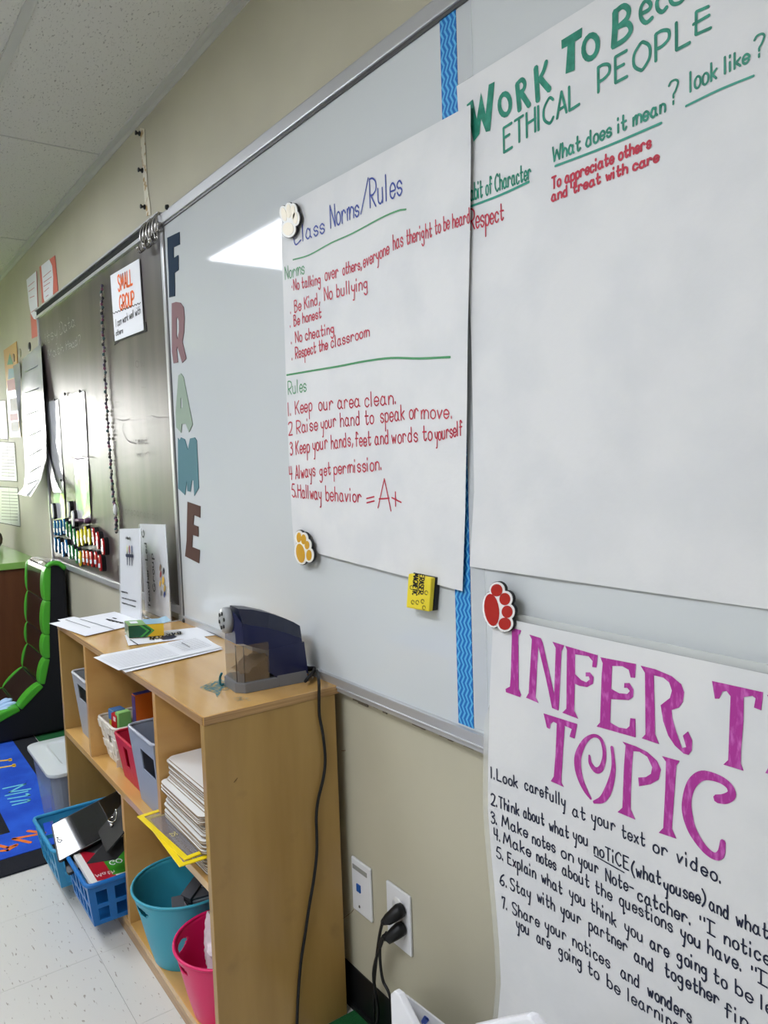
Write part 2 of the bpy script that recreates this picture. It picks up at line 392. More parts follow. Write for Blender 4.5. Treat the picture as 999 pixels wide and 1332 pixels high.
MB().box((XL-.064, wy0+.04, wz0+.04), (XL-.058, wy1-.04, wz1-.04)).out('pane', mat('window_glass', (250, 255, 252), 0, trans=1, ior=1.02, spec=.2), t)
# outdoors seen through the window and in the glossy boards
tag(MB().box((XL-40, -20, -.25), (XL-.2, 20, -.2)).out('lawn', mat('lawn_grass', (128, 158, 62), .9, var=(2, (156, 184, 84), .4, .6, XYZ))), 'green lawn outside the far window', 'lawn', kind='stuff')
random.seed(3)
mb = MB()
for k in range(9):
    cy = -9+k*2.3+random.uniform(-.4, .4); r = random.uniform(.6, .9)
    mb.lathe((XL-14+random.uniform(-.8, .8), cy, -.2), [(r*.3, 0), (r, .3), (r*1.12, .8), (r*.9, 1.25), (r*.5, 1.5), (.02, 1.6)], 12)
tag(mb.out('hedge', mat('hedge_leaves', (70, 104, 40), .9, bump=(6, 1, .1))), 'row of rounded green shrubs beyond the lawn outside', 'hedge', kind='stuff')

# floor: tiles near the camera one by one, the rest joined
TS = .3048
fl = structure(MB().box((XL, YB, -.06), (XR, 0, -.004)).out('floor', mat('floor_joint', (172, 168, 160), .8)))
g = .0004
mb = MB().box((0, 0, -.004), (TS-2*g, TS-2*g, 0)); tm = mb.mesh('floor_tile', fix=False); tm.materials.append(FLOORM)
farm = MB(); x0 = -1.02
ni0, ni1 = int((XL-x0)/TS)-1, int((XR-x0)/TS)+1
for i in range(ni0, ni1):
    for j in range(-20, 1):
        X, Y = x0+i*TS, -.10+(j-1)*TS+TS
        a, b, c, d = max(X+g, XL), min(X+TS-g, XR), max(Y+g, YB), min(Y+TS-g, 0)
        if b-a < .01 or d-c < .01: continue
        if -3.7 < X < -1.0 and Y > -1.3 and b-a > TS-.01 and d-c > TS-.01:
            o = bpy.data.objects.new('floor_tile', tm); COL.objects.link(o); o.parent = fl; o.location = Vector((a, c, 0))-ROOT['floor']
        else: farm.box((a, c, -.004), (b, d, 0))
farm.out('floor_tile_field', FLOORM, fl)['kind'] = 'stuff'

# ceiling: lay-in tiles in a grid of T bars
ce = structure(MB().box((XL, YB, CZ+.012), (XR, 0, CZ+.06)).out('ceiling', mat('ceiling_void', (90, 90, 88), .9)))
GX = [-2.817+1.22*k for k in range(-5, 5)]; GY = [-.41-.61*k for k in range(10)]
CT = mat('ceiling_grid_bar', (196, 195, 188), .5)
xs = [XL]+[x for x in GX if XL+.05 < x < XR-.05]+[XR]; ys = [0]+[y for y in GY if y > YB+.05]+[YB]
farm = MB()
for i in range(len(xs)-1):
    for j in range(len(ys)-1):
        a, b, c, d = xs[i]+.002, xs[i+1]-.002, ys[j+1]+.002, ys[j]-.002
        q = MB().box((a, c, CZ-.0015), (b, d, CZ+.011))
        if j < 3 and -7 < xs[i] < 0: q.out('ceiling_tile', CEILM, ce)
        else: farm.box((a, c, CZ-.0015), (b, d, CZ+.011))
farm.out('ceiling_tile_field', CEILM, ce)['kind'] = 'stuff'
for j, y in enumerate(ys[1:-1]): MB().box((XL, y-.012, CZ-.007), (XR, y+.012, CZ-.001)).out('grid_bar', CT, ce)
for x in xs[1:-1]: MB().box((x-.0022, YB, CZ-.004), (x+.0022, 0, CZ-.001)).out('grid_bar', CT, ce)
structure(MB().box((XL, -.022, CZ-.008), (XR, 0, CZ-.001)).box((XL, -.0025, CZ-.026), (XR, 0, CZ-.001)).out('trim_1', CT))
structure(MB().box((XL, -.004, 0), (-.30, 0, .096)).box((XL, -.010, 0), (-.30, 0, .012)).out('baseboard_front', BLACKV, bevel=.001))

# ceiling fixtures
DIFF = mat('fixture_diffuser', (241, 246, 255), .5, emit=LAMP); HOUS = mat('fixture_housing', (225, 225, 222), .4)
def fixture(x0, x1, y0, y1, label):
    t = thing('ceiling_light', label, 'light', ((x0+x1)/2, (y0+y1)/2, CZ-.05), 'ceiling light fixtures')
    mb = MB(); z0, z1 = CZ-.05, CZ-.0075
    mb.box((x0, y0, z0), (x1, y0+.02, z1)).box((x0, y1-.02, z0), (x1, y1, z1)).box((x0, y0, z0), (x0+.02, y1, z1)).box((x1-.02, y0, z0), (x1, y1, z1)).box((x0, y0, z1-.004), (x1, y1, z1))
    mb.out('housing', HOUS, t)
    MB().box((x0+.02, y0+.02, z0-.004), (x1-.02, y1-.02, z0+.006)).out('diffuser', DIFF, t)
    return t
fixture(-3.80, -2.58, -1.50, -.80, 'rectangular ceiling light mirrored as a bright wedge in the whiteboard')
for (x, y, lb) in ((-.9, -1.5, 'rectangular ceiling light over the camera side of the room'), (-3.4, -4.4, 'rectangular ceiling light in the middle of the room'),
               (-.2, -3.9, 'rectangular ceiling light by the near right wall')):
    fixture(x-.61, x+.61, y-.3, y+.3, lb)

# ================================================================== CHALKBOARD
t = thing('chalkboard', 'dark grey chalkboard in a metal frame left of the whiteboard', 'chalkboard', (-3.1, 0, .76))
bx0, bx1, bz0, bz1 = -3.972, -2.285, .765, 1.925
MB().box((bx0+.01, -.010, bz0+.01), (bx1, -.001, bz1)).out('writing_surface', CHALK, t)
MB().box((bx0, -.016, bz0-.005), (bx0+.018, -.001, bz1)).box((bx0, -.018, bz0-.012), (bx1, -.001, bz0+.012)).out('frame', ALU, t, bevel=.002)
MB().box((bx0, -.020, bz1), (bx1, -.001, bz1+.012)).box((bx0, -.022, bz1+.036), (bx1, -.001, bz1+.044)).out('map_rail', ALU, t, bevel=.001)
MB().box((bx0, -.014, bz1+.012), (bx1, -.001, bz1+.036)).out('rail_insert', mat('cork_black', (34, 34, 34), .9), t)
def chalk(name, items, m, w=1.2):
    for txt, p0, p1, h in items: write(.0104, txt, p0, p1, h, m, t, w, jit=.5, name=name)
chalk('chalk_writing', [('Itsy', (61, 448), (76, 438), 16), ('Data', (80, 436), (99, 424), 16), ('Math', (64, 467), (84, 458), 12), ('Head?', (88, 456), (107, 447), 12)], CHALKW, 1.0)
chalk('chalk_smudge_writing', [('preparation', (165, 668), (207, 676), 10), ('low', (176, 477), (190, 478), 14), ('used', (176, 577), (194, 577), 9), ('win', (180, 595), (196, 593), 9)], CHALKF, 1.0)
mb = MB()
for p in (((152, 523), (157, 523)), ((155, 545), (162, 547), (170, 545)), ((163, 550), (161, 560), (168, 573), (175, 576)), ((186, 504), (192, 504)), ((198, 540), (206, 543), (213, 543))): stroke(mb, .0104, p, 1)
mb.out('chalk_marks', CHALKF, t, fix=False)
# writing beads garland
cols = [(92, 84, 104), (120, 74, 96), (64, 88, 92), (150, 140, 132), (56, 54, 58)]
tb = thing('bead_garland', 'thin twisted string of dark coloured beads hanging down the chalkboard', 'garland', on_y(151, 690, -.02))
P = [on_y(x, y, -.018) for x, y in ((132.5, 372), (133.5, 420), (136, 470), (139, 530), (143, 590), (147, 640), (150.5, 668), (151.5, 692))]
P = ease(P, 12); mb = MB(); mb.tube(P, .002, 5); mb.out('string', BK, tb)
for k in range(5):
    mb = MB()
    for i, p in enumerate(P):
        if i % 5 == k:
            a = i*1.9; c = p+Vector((math.cos(a)*.004, math.sin(a)*.002-.001, 0)); r = .0062
            mb.lathe(c, [(.001, -r), (r*.8, -r*.6), (r, 0), (r*.8, r*.6), (.001, r)], 6)
    mb.out('bead_run', mat('bead_%d' % k, cols[k], .3), tb)['kind'] = 'stuff'
mb = MB(); p = on_y(150, 663, -.02); mb.lathe(p, [(.001, -.022), (.007, -.012), (.009, 0), (.006, .014), (.001, .022)], 8); mb.out('charm', mat('charm_white', (235, 235, 232), .2), tb)

# glossy strips held by magnets
def quad_sheet(name, label, cat, q, m, off=.012, bulge=.004, seed=0, group=None, thick=True, rows=14):
    """q: TL TR BR BL picture corners, hanging off the board"""
    mb = MB()
    def fn(u, v):
        a = Vector(q[0]).lerp(Vector(q[1]), u); b = Vector(q[3]).lerp(Vector(q[2]), u); p = a.lerp(b, v)
        d = off+bulge*(math.sin(v*9+seed)*.5+math.sin(v*4+u*3+seed))*math.sin(math.pi*min(max(v, .05), .95))
        return on_y(p.x, p.y, -max(d, .0115))
    mb.grid(fn, 5, rows); o = mb.out(name, m, None, fix=False)
    if label: tag(o, label, cat, group)
    return o
LAMW = mat('laminated_strip', (236, 236, 238), .09, spec=1, coat=1, coat_r=.03, bump=(9, .5, .006))
def strip(label, TL, TR, ML, MR, BR, BL, seed):
    t = thing('laminated_strip', label, 'poster', on_y(BL[0], BL[1], -.012))
    for nm, q, s in (('upper_sheet', (TL, TR, MR, ML), seed), ('lower_sheet', (ML, MR, BR, BL), seed+2)):
        mb = MB()
        def fn(u, v):
            a = Vector(q[0]).lerp(Vector(q[1]), u); b = Vector(q[3]).lerp(Vector(q[2]), u); p = a.lerp(b, v)
            return on_y(p.x, p.y, -.0125-.0015*math.sin(math.pi*v)*(1+math.sin(u*5+s)))
        mb.grid(fn, 5, 14).out(nm, LAMW, t, fix=False)
    return t
s1 = strip('left of two glossy laminated strips on the chalkboard, beside the curling chart', (60.6, 523), (75.7, 519.5), (67.5, 601), (80.5, 599), (85, 674.5), (71.5, 676), 0)
s2 = strip('right one of two glossy laminated strips on the chalkboard', (89.4, 512.6), (109.4, 508), (96, 594.6), (114, 595.5), (118, 677.7), (100, 675.6), 1)
mb = MB(); stroke(mb, .0165, ((96, 594), (103, 597), (110, 596), (115, 599), (110, 594), (122, 595)), 1.2); mb.out('tape_seam', mat('purple_tape', (92, 70, 88), .5), s2, fix=False)
PURP = mat('purple_plastic', (86, 54, 78), .4)
def disc_magnet(px, py, label, r=.007, m=BK, off=.0135, group='round black magnets', cat='magnet', parent=None):
    p = on_y(px, py, 0); mb = MB(); mb.lathe((p.x, 0, p.z), [(0.0005, -off-.006), (r*.8, -off-.006), (r, -off-.004), (r, -off), (.0005, -off)], 12, axis='y')
    return tag(mb.out('magnet', m), label, cat, group)
disc_magnet(89.4, 512.6, 'round black magnet at the top left corner of the right glossy strip')
disc_magnet(109, 509, 'round black magnet at the top right corner of the right glossy strip')
disc_magnet(75.7, 519.5, 'small black magnet at the top right corner of the left glossy strip', .005)
disc_magnet(84.5, 624.5, 'small black magnet halfway down the right edge of the left glossy strip', .006)
a = on_y(98, 676, 0); b = on_y(121, 677, 0)
mb = MB(); mb.tube([(a.x, -.020, a.z), (b.x, -.020, b.z)], .008, 10); mb.lathe((b.x, 0, b.z), [(.0005, -.034), (.011, -.034), (.013, -.026), (.013, -.012), (.0005, -.012)], 12, axis='y')
tag(mb.out('marker_magnet', PURP), 'purple bar magnet along the bottom of the right glossy strip', 'magnet')

# crayon shaped magnets in two wavy rows
CR = {'blue': (38, 112, 168), 'green': (46, 132, 72), 'yellow': (236, 218, 40), 'orange': (206, 74, 40), 'red': (196, 40, 46), 'white': (238, 238, 236)}
CRM = {k: mat('crayon_'+k, v, .18, spec=.8) for k, v in CR.items()}
CLAB = mat('crayon_label', (236, 236, 240), .25); CTIP = mat('crayon_tip', (244, 244, 240), .2)
data = [((170, 250), (190, 450), 'white', 0), ((385, 225), (395, 430), 'white', 0), ((440, 345), (450, 550), 'white', 0)]
data += [(a, b, c, 1) for a, b, c in (((205, 470), (215, 665), 'blue'), ((245, 470), (255, 670), 'blue'), ((285, 465), (295, 665), 'blue'), ((325, 445), (340, 650), 'blue'), ((365, 485), (375, 685), 'green'), ((405, 515), (425, 720), 'green'), ((455, 575), (480, 785), 'green'),
    ((505, 600), (525, 810), 'yellow'), ((550, 580), (575, 800), 'yellow'), ((598, 545), (620, 770), 'yellow'), ((652, 575), (668, 790), 'yellow'), ((705, 565), (730, 795), 'red'), ((760, 620), (780, 845), 'red'), ((830, 700), (845, 920), 'red'))]
data += [(a, b, c, 2) for a, b, c in (((215, 690), (222, 880), 'blue'), ((262, 705), (270, 900), 'blue'), ((308, 750), (325, 945), 'blue'), ((352, 715), (370, 905), 'blue'), ((395, 785), (410, 975), 'green'), ((435, 790), (455, 975), 'green'), ((490, 835), (500, 1030), 'green'), ((535, 865), (545, 1065), 'yellow'),
    ((585, 855), (600, 1050), 'orange'), ((630, 860), (650, 1060), 'orange'), ((680, 870), (700, 1075), 'red'), ((740, 875), (755, 1080), 'red'), ((790, 915), (810, 1130), 'red'))]
ordn = ['first', 'second', 'third', 'fourth', 'fifth']
cnt = {}; tot = {}
for a, b, c, r in data: tot[(r, c)] = tot.get((r, c), 0)+1
for a, b, c, r in data:
    T_ = on_y(50+a[0]/9.99, 630+a[1]/9.99, -.03); B_ = on_y(50+b[0]/9.99, 630+b[1]/9.99, -.03)
    T_.y = B_.y = 0; ax = (T_-B_); hh = ax.length; ax.normalize(); sd = Vector((ax.z, 0, -ax.x)); w = .0135
    k = cnt.get((r, c), 0); cnt[(r, c)] = k+1
    if r == 0: lb = ['white crayon-shaped magnet above the left end of the upper row', 'highest white crayon-shaped magnet, below the gap of the two strips', 'lower right of the three white crayon-shaped magnets'][k]
    else: lb = ('%s %s crayon-shaped magnet from the left in the %s row' % (ordn[k], c, ['', 'upper', 'lower'][r])) if tot[(r, c)] > 1 else 'only %s crayon-shaped magnet in the %s row' % (c, ['', 'upper', 'lower'][r])
    th = thing('crayon_magnet', lb, 'magnet', (B_.x, -.012, B_.z), 'crayon-shaped magnets on the chalkboard')
    def outline(s, e):  # rounded crayon outline
        q = []
        for i in range(7):
            an = math.pi*i/6; q.append(B_+ax*(hh-w*1.6)+sd*(s*math.cos(an))+ax*(w*1.6+e)*math.sin(an))
        q += [B_+ax*hh*.45-sd*s, B_+ax*(w)-sd*s*.86]
        for i in range(1, 6):
            an = math.pi+math.pi*i/6; q.append(B_+ax*w+sd*(s*.86*math.cos(an))+ax*(w+e)*math.sin(an))
        q += [B_+ax*(w)+sd*s*.86]
        return q
    MB().prism([p+Vector((0, -.010, 0)) for p in outline(w+.002, .002)], (0, -.016, 0)).out('magnet_back', BK, th)
    body = MB().prism([p+Vector((0, -.026, 0)) for p in outline(w, 0)], (0, -.007, 0)).out('crayon', CRM[c], th, bevel=.0015)
    if c != 'white':
        MB().prism([B_+ax*hh*f+sd*s+Vector((0, -.0331, 0)) for f, s in ((.22, -w*.92), (.22, w*.92), (.48, w*.96), (.48, -w*.96))], (0, -.0012, 0)).out('label_strip', CLAB, th)
        MB().prism([B_+ax*hh*f+sd*s+Vector((0, -.0331, 0)) for f, s in ((.86, -w*.6), (.86, w*.6), (.965, w*.3), (.965, -w*.3))], (0, -.001, 0)).out('crayon_tip', CTIP, th)

# small group sign
t = thing('small_group_sign', 'white small group sign with orange lettering on the chalkboard', 'sign', on_y(171, 440, -.016))
sh = .016
mb = MB(); flatpoly(mb, .013, [(147, 359), (184.5, 337), (190.6, 429.5), (153, 444)], thick=.002); mb.out('card', PAPER2, t)
mb = MB(); flatpoly(mb, .010, [(150, 436), (156, 432), (192, 419), (193.5, 431), (157, 444), (151, 449)], thick=.002); mb.out('backing', BK, t)
write(sh, 'SMALL', (158, 379), (176.5, 370), 20, ORANGE_INK, t, 3, jit=.05); write(sh, 'GROUP', (160, 403.5), (178.7, 396.5), 18, ORANGE_INK, t, 3, jit=.05)
mb = MB(); stroke(mb, sh, [(151+i*1.8, 408-i*.68+(.9 if i % 2 else -.9)) for i in range(21)], 1.1); mb.out('wavy_line', BLACK_INK, t, fix=False)
write(sh, 'I can work well with', (155, 425.5), (187, 408), 10, BLACK_INK, t, 1.1); write(sh, 'others', (155, 437), (164, 433), 7, BLACK_INK, t, 1.1)

# hooks on the chalkboard rail
for k, (px, py) in enumerate(((187, 311), (191, 308), (195, 305), (199, 303), (203, 299), (207, 296))):
    p = on_y(px, py, -.024); mb = MB(); s = (-1)**k*.006
    mb.tube(ease([p+Vector((s, .004, .045)), p+Vector((0, -.006, .03)), p+Vector((0, -.010, 0)), p+Vector((s, -.004, -.03)), p+Vector((s*1.5, -.020, -.045)), p+Vector((s*1.5, -.026, -.03))], 4), .0038, 6)
    mb.box((p.x-.009, p.y-.004, p.z-.012), (p.x+.009, p.y+.008, p.z+.014))
    tag(mb.out('map_hook', STEEL), '%s of six steel hooks on the chalkboard rail beside the whiteboard' % ['leftmost', 'second from the left', 'third from the left', 'fourth from the left', 'second from the right', 'rightmost'][k], 'hook', 'steel hooks on the chalkboard rail')

# ================================================================== WHITEBOARD
t = thing('whiteboard', 'long white dry-erase board in an aluminium frame', 'whiteboard', (-.9, 0, .712))
wx0, wx1, wz0_, wz1_ = -2.287, .35, .722, 1.957
MB().box((wx0+.012, -.012, wz0_+.02), (wx1-.01, -.001, wz1_-.012)).out('writing_surface', WB, t)
FR = .026
MB().box((wx0, -.020, wz1_-.030), (wx1, -.001, wz1_)).out('top_rail', ALU, t, bevel=.003)
MB().box((wx0, -.018, wz0_), (wx0+.022, -.001, wz1_-.030)).out('left_rail', ALU, t, bevel=.003)
MB().box((wx1-.02, -.018, wz0_), (wx1, -.001, wz1_-.030)).out('right_rail', ALU, t, bevel=.003)
MB().box((wx0, -.021, wz0_), (wx1, -.001, wz0_+.030)).box((wx0, -.024, wz0_+.008), (wx1, -.019, wz0_+.012)).out('bottom_rail', ALU, t, bevel=.002)
MB().box((wx0, -.016, wz1_-.036), (wx1, -.012, wz1_-.030)).box((wx0+.022, -.0145, wz0_+.03), (wx0+.026, -.012, wz1_-.03)).out('inner_seal', ALUD, t)
for px, py in ((226, 271), (248, 806)):
    p = on_y(px, py, 0); mb = MB(); mb.lathe((p.x, 0, p.z), [(.0005, -.026), (.006, -.025), (.008, -.020), (.008, -.017)], 12, axis='y'); mb.out('frame_bolt', BK, t)
# dirty residue under the board
mb = MB(); random.seed(5)
x = -1.34
while x < -.98:
    w = random.uniform(.006, .03); mb.box((x, -.002-random.uniform(0, .002), .7125-random.random()**3*.008), (x+w, -.0005, .722)); x += w-.001
o = tag(mb.out('adhesive_residue', mat('dirty_adhesive', (120, 112, 98), .8)), 'dirty grey strip of old adhesive along the wall under the whiteboard rail', 'adhesive', kind='stuff')
p = on_y(579, 948, 0); mb = MB().box((p.x-.014, -.016, p.z-.004), (p.x+.014, -.001, p.z+.001)).box((p.x-.014, -.005, p.z-.002), (p.x+.014, -.001, p.z+.014))
tag(mb.out('plastic_clip', mat('clear_plastic_clip', (190, 190, 186), .2, alpha=.7), bevel=.001), 'small clear plastic clip stuck on the wall under the whiteboard', 'clip')

# blue border strip
mb = MB(); a = on_y(579, 0, 0); xa = -.990
mb.box((xa, -.0132, .755), (xa+.039, -.0122, 1.925))
tag(mb.out('border_strip', CHEV), 'blue chevron paper border strip running down the whiteboard', 'border')
mb = MB().box((xa+.040, -.0128, .757), (xa+.075, -.0122, 1.925)); 
tag(mb.out('tape_strip', mat('clear_tape', (235, 238, 240), .1, alpha=.35)), 'clear tape strip beside the blue chevron border', 'tape')

# letters F R A M E
def letter(ch, pts, off, sc, rgb, label, holes=()):
    mb = MB(); flatpoly(mb, .0120, refine(pts, off, sc), [refine(h, off, sc) for h in holes], thick=.0015)
    return tag(mb.out('cutout_letter', mat('card_'+ch, rgb, .75, spec=.15), None), label, 'letter', 'cut-out letters down the whiteboard')
O8 = ((205, 280), 2.9); O3 = ((180, 220), 3.918)
letter('f', [(160, 352), (222, 322), (224, 385), (192, 400), (193, 455), (216, 440), (218, 515), (197, 530), (199, 648), (170, 655), (168, 540), (163, 450)], *O3, (36, 54, 74), 'dark navy cut-out letter F at the top of the whiteboard edge')
letter('r', [(183, 685), (205, 678), (228, 682), (243, 705), (248, 760), (245, 830), (237, 880), (257, 965), (236, 988), (212, 905), (208, 920), (215, 985), (192, 990), (184, 930)], *O3, (140, 110, 112), 'dusty mauve cut-out letter R on the whiteboard', [[(207, 762), (213, 755), (220, 775), (220, 830), (213, 868), (207, 845)]])
letter('a', [(88, 605), (98, 597), (107, 610), (142, 788), (128, 818), (115, 785), (101, 787), (98, 820), (80, 800), (78, 740)], *O8, (150, 166, 150), 'sage green cut-out letter A on the whiteboard', [[(97, 690), (102, 688), (104, 724), (97, 728)]])
letter('m', [(86, 840), (92, 850), (97, 838), (112, 845), (124, 885), (132, 842), (150, 838), (157, 850), (165, 1028), (148, 1058), (145, 1000), (139, 1000), (133, 1042), (122, 1040), (119, 1000), (113, 1055), (87, 1030)], *O8, (92, 130, 138), 'grey teal cut-out letter M on the whiteboard')
letter('e', [(122, 1080), (170, 1097), (170, 1140), (147, 1130), (144, 1166), (163, 1174), (163, 1212), (141, 1204), (139, 1250), (168, 1262), (166, 1312), (113, 1285), (119, 1225)], *O8, (92, 70, 62), 'dark brown cut-out letter E above the shelf')

# ================================================================== CHART PAPERS
def lerp_ext(a, b, f): return (a[0]+(b[0]-a[0])*f, a[1]+(b[1]-a[1])*f)
def vp_down(p, dz, y=-.006):
    """picture point straight below p on the wall by dz metres"""
    q = on_y(p[0], p[1], y); q.z -= dz; c = q-CAM
    return (499.5+F_PX*c.dot(RT)/c.dot(fw), 666-F_PX*c.dot(UP)/c.dot(fw))
def along(p, dx, y=-.006, dz=0):
    q = on_y(p[0], p[1], y); q.x += dx; q.z += dz; c = q-CAM
    return (499.5+F_PX*c.dot(RT)/c.dot(fw), 666-F_PX*c.dot(UP)/c.dot(fw))

# work to become ethical people
t = thing('ethical_people_chart', 'chart paper headed with green letters at the top right of the whiteboard', 'chart', on_y(800, 760, -.02))
eL = [(594, 112), (600, 200), (607, 320), (613, 440), (614.5, 560), (616, 640), (616.5, 700), (611, 736)]
eL = [eL[0], (602, 240), (609, 350), (613, 440), (615, 540), (616.5, 640), (611, 737)]
eR = [along(eL[0], .80), along(eL[0], .80, dz=-.125)]+[along(eL[i], .79) for i in (2, 3, 4, 5)]+[along(eL[6], .79)]
def ec(x, z):   # gentle lift toward the lower edge
    f = max(0, (1.12-z)/.3); return .006*f*f
eS = Sheet(eL, eR, wave(.0011, .0165, 1.3, ec), 56, 60)
eS.mesh('paper', PAPER, t)
W_ = 1/4.995; A_ = lambda pts: [(600+x*W_, y*W_) for x, y in pts]; B_2 = lambda pts: [(780+x/4.562, y/4.562) for x, y in pts]
mb = MB()
flatpoly(mb, eS, A_([(35, 680), (75, 645), (100, 775), (128, 600), (158, 740), (178, 550), (217, 530), (187, 850), (160, 858), (128, 770), (118, 870), (80, 922)]))
def ringA(c, rx, ry, w, tilt=0, f=A_):
    pts = []
    for i in range(17):
        a = 2*math.pi*i/16; x, y = rx*math.cos(a), ry*math.sin(a); pts.append((c[0]+x+tilt*-y, c[1]+y))
    stroke(mb, eS, f(pts), w, smooth=False)
ringA((283, 678), 36, 68, 6.8)
stroke(mb, eS, A_([(362, 545), (378, 715)]), 7.5, False); stroke(mb, eS, A_([(362, 545), (392, 518), (412, 540), (405, 580), (378, 605)]), 6.0); stroke(mb, eS, A_([(385, 600), (412, 640), (440, 685)]), 7.5)
stroke(mb, eS, A_([(484, 440), (497, 652)]), 8, False); stroke(mb, eS, A_([(552, 400), (535, 460), (505, 520)]), 6.5); stroke(mb, eS, A_([(512, 510), (540, 545), (572, 582)]), 8)
flatpoly(mb, eS, A_([(650, 262), (785, 178), (782, 242), (738, 270), (737, 455), (677, 480), (690, 300), (652, 320)]))
ringA((840, 305), 46, 76, 7.5, .12)
stroke(mb, eS, B_2([(92, 68), (92, 150), (84, 275)]), 9.5, False); stroke(mb, eS, B_2([(90, 72), (140, 36), (172, 60), (160, 110), (110, 160)]), 7.2); stroke(mb, eS, B_2([(120, 152), (168, 140), (184, 180), (150, 232), (84, 275)]), 7.2)
stroke(mb, eS, B_2([(240, 85), (290, 58), (302, 25), (275, 3), (245, 45), (245, 105), (275, 135), (312, 105)]), 5.5)
stroke(mb, eS, B_2([(395, -30), (365, -22), (340, 10), (345, 55), (372, 70), (398, 42)]), 5.5); stroke(mb, eS, B_2([(430, -40), (418, -5), (435, 22), (470, 18), (500, -8)]), 5)
mb.out('title', TEAL_INK, t, fix=False)
write(eS, 'ETHICAL', (655.5, 198), (754, 134.5), 32, TEAL_INK, t, 3.6, h1=31, gap=1.4, name='title_word')
mb = MB()
write(eS, 'PEOPL', (778.5, 120), (897, 56), 33, None, None, 4.2, h1=36, mb=mb, gap=2.2)
stroke(mb, eS, B_2([(645, 38), (572, 70), (572, 140), (570, 205), (660, 165)]), 4.2, False); stroke(mb, eS, B_2([(555, 145), (650, 90)]), 4.2, False)
mb.out('title_word', TEAL_INK, t, fix=False)
mb = MB()
write(eS, 'What does it mean', (719.5, 210.5), (865, 145), 19, None, None, 2.9, h1=19, mb=mb); write(eS, '?', (870, 138), (882, 133), 31, None, None, 2.9, mb=mb)
mb.out('column_heading', TEAL_INK, t, fix=False); mb = MB()
write(eS, 'look like', (898, 119), (974.5, 80), 26, None, None, 3.0, h1=19, mb=mb); write(eS, '?', (981, 77), (994, 71), 29, None, None, 3, mb=mb)
mb.out('column_heading', TEAL_INK, t, fix=False)
write(eS, 'Habit of Character', (607, 263.5), (690.5, 232), 22, TEAL_INK, t, 2.2, h1=21, name='column_heading')
mb = MB()
for q in ([(722, 216), (790, 190), (860, 160)], [(892, 138), (935, 117), (980.5, 98.5)], [(608, 270), (650, 254), (688, 236.5)]): stroke(mb, eS, q, 3)
mb.out('underline', mat('teal_marker_ink_light', (50, 150, 128), .5), t, fix=False)
write(eS, 'To appreciate others', (718, 246), (846.5, 191), 15, RED_INK, t, 2.9); write(eS, 'and treat with care', (717.5, 262), (856.5, 209.5), 13.5, RED_INK, t, 2.9)
write(eS, 'Respect', (612, 299.5), (655, 286), 27, RED_INK, t, 2.1, h1=21)

# class norms
t = thing('class_norms_chart', 'class norms and rules chart paper handwritten in red', 'chart', on_y(500, 745, -.02))
nL = [(366, 270), (366.5, 332), (369, 400), (372, 500), (376, 600), (380, 680), (383, 712)]
nR = [(612, 136), (612.5, 200), (611.5, 300), (608.5, 430), (607, 560), (605, 670), (601.5, 769)]
def nc(x, z):
    f = max(0, (.98-z)/.10); g = min(1, max(0, (x+1.72)/.3)); v = .016*f*f*g
    q = max(0, (x+1.05)/.12)*max(0, min(1, (z-1.0)/.3)); return v+.0035*min(q, 1)
nS = Sheet(nL, nR, wave(.0011, .0200, 0., nc), 44, 60)
nS.mesh('paper', PAPER, t)
N1 = lambda pts: [(360+x/3.568, 200+y/3.568) for x, y in pts]; N2 = lambda pts: [(360+x/3.503, 440+y/3.503) for x, y in pts]
mb = MB()
stroke(mb, nS, N1([(108, 315), (98, 300), (84, 330), (78, 385), (88, 422), (112, 400)]), 2.2)
write(nS, 'lass', (394, 313), (422, 302), 22, None, None, 2.2, mb=mb, h1=21); write(nS, 'Norms', (430, 297), (467, 280), 30, None, None, 2.3, mb=mb, h1=24)
stroke(mb, nS, N1([(424, 112), (390, 280)]), 2.2, False); write(nS, 'Rules', (481.5, 271), (523, 252), 38, None, None, 2.4, mb=mb, h1=31)
mb.out('title', BLUE_INK, t, fix=False)
mb = MB()
stroke(mb, nS, N1([(75, 492), (150, 470), (250, 415), (350, 370), (480, 300), (560, 265), (600, 258)]), 1.9)
stroke(mb, nS, N2([(45, 168), (160, 148), (280, 128), (400, 105), (520, 90), (650, 92), (790, 86)]), 2.3)
mb.out('underline', GREEN_INK, t, fix=False)
write(nS, 'Norms', (371, 364), (396, 355.5), 17, GREEN_INK, t, 1.5, name='heading'); write(nS, 'Rules', (375, 513.5), (398.5, 508.5), 17, GREEN_INK, t, 1.6, name='heading')
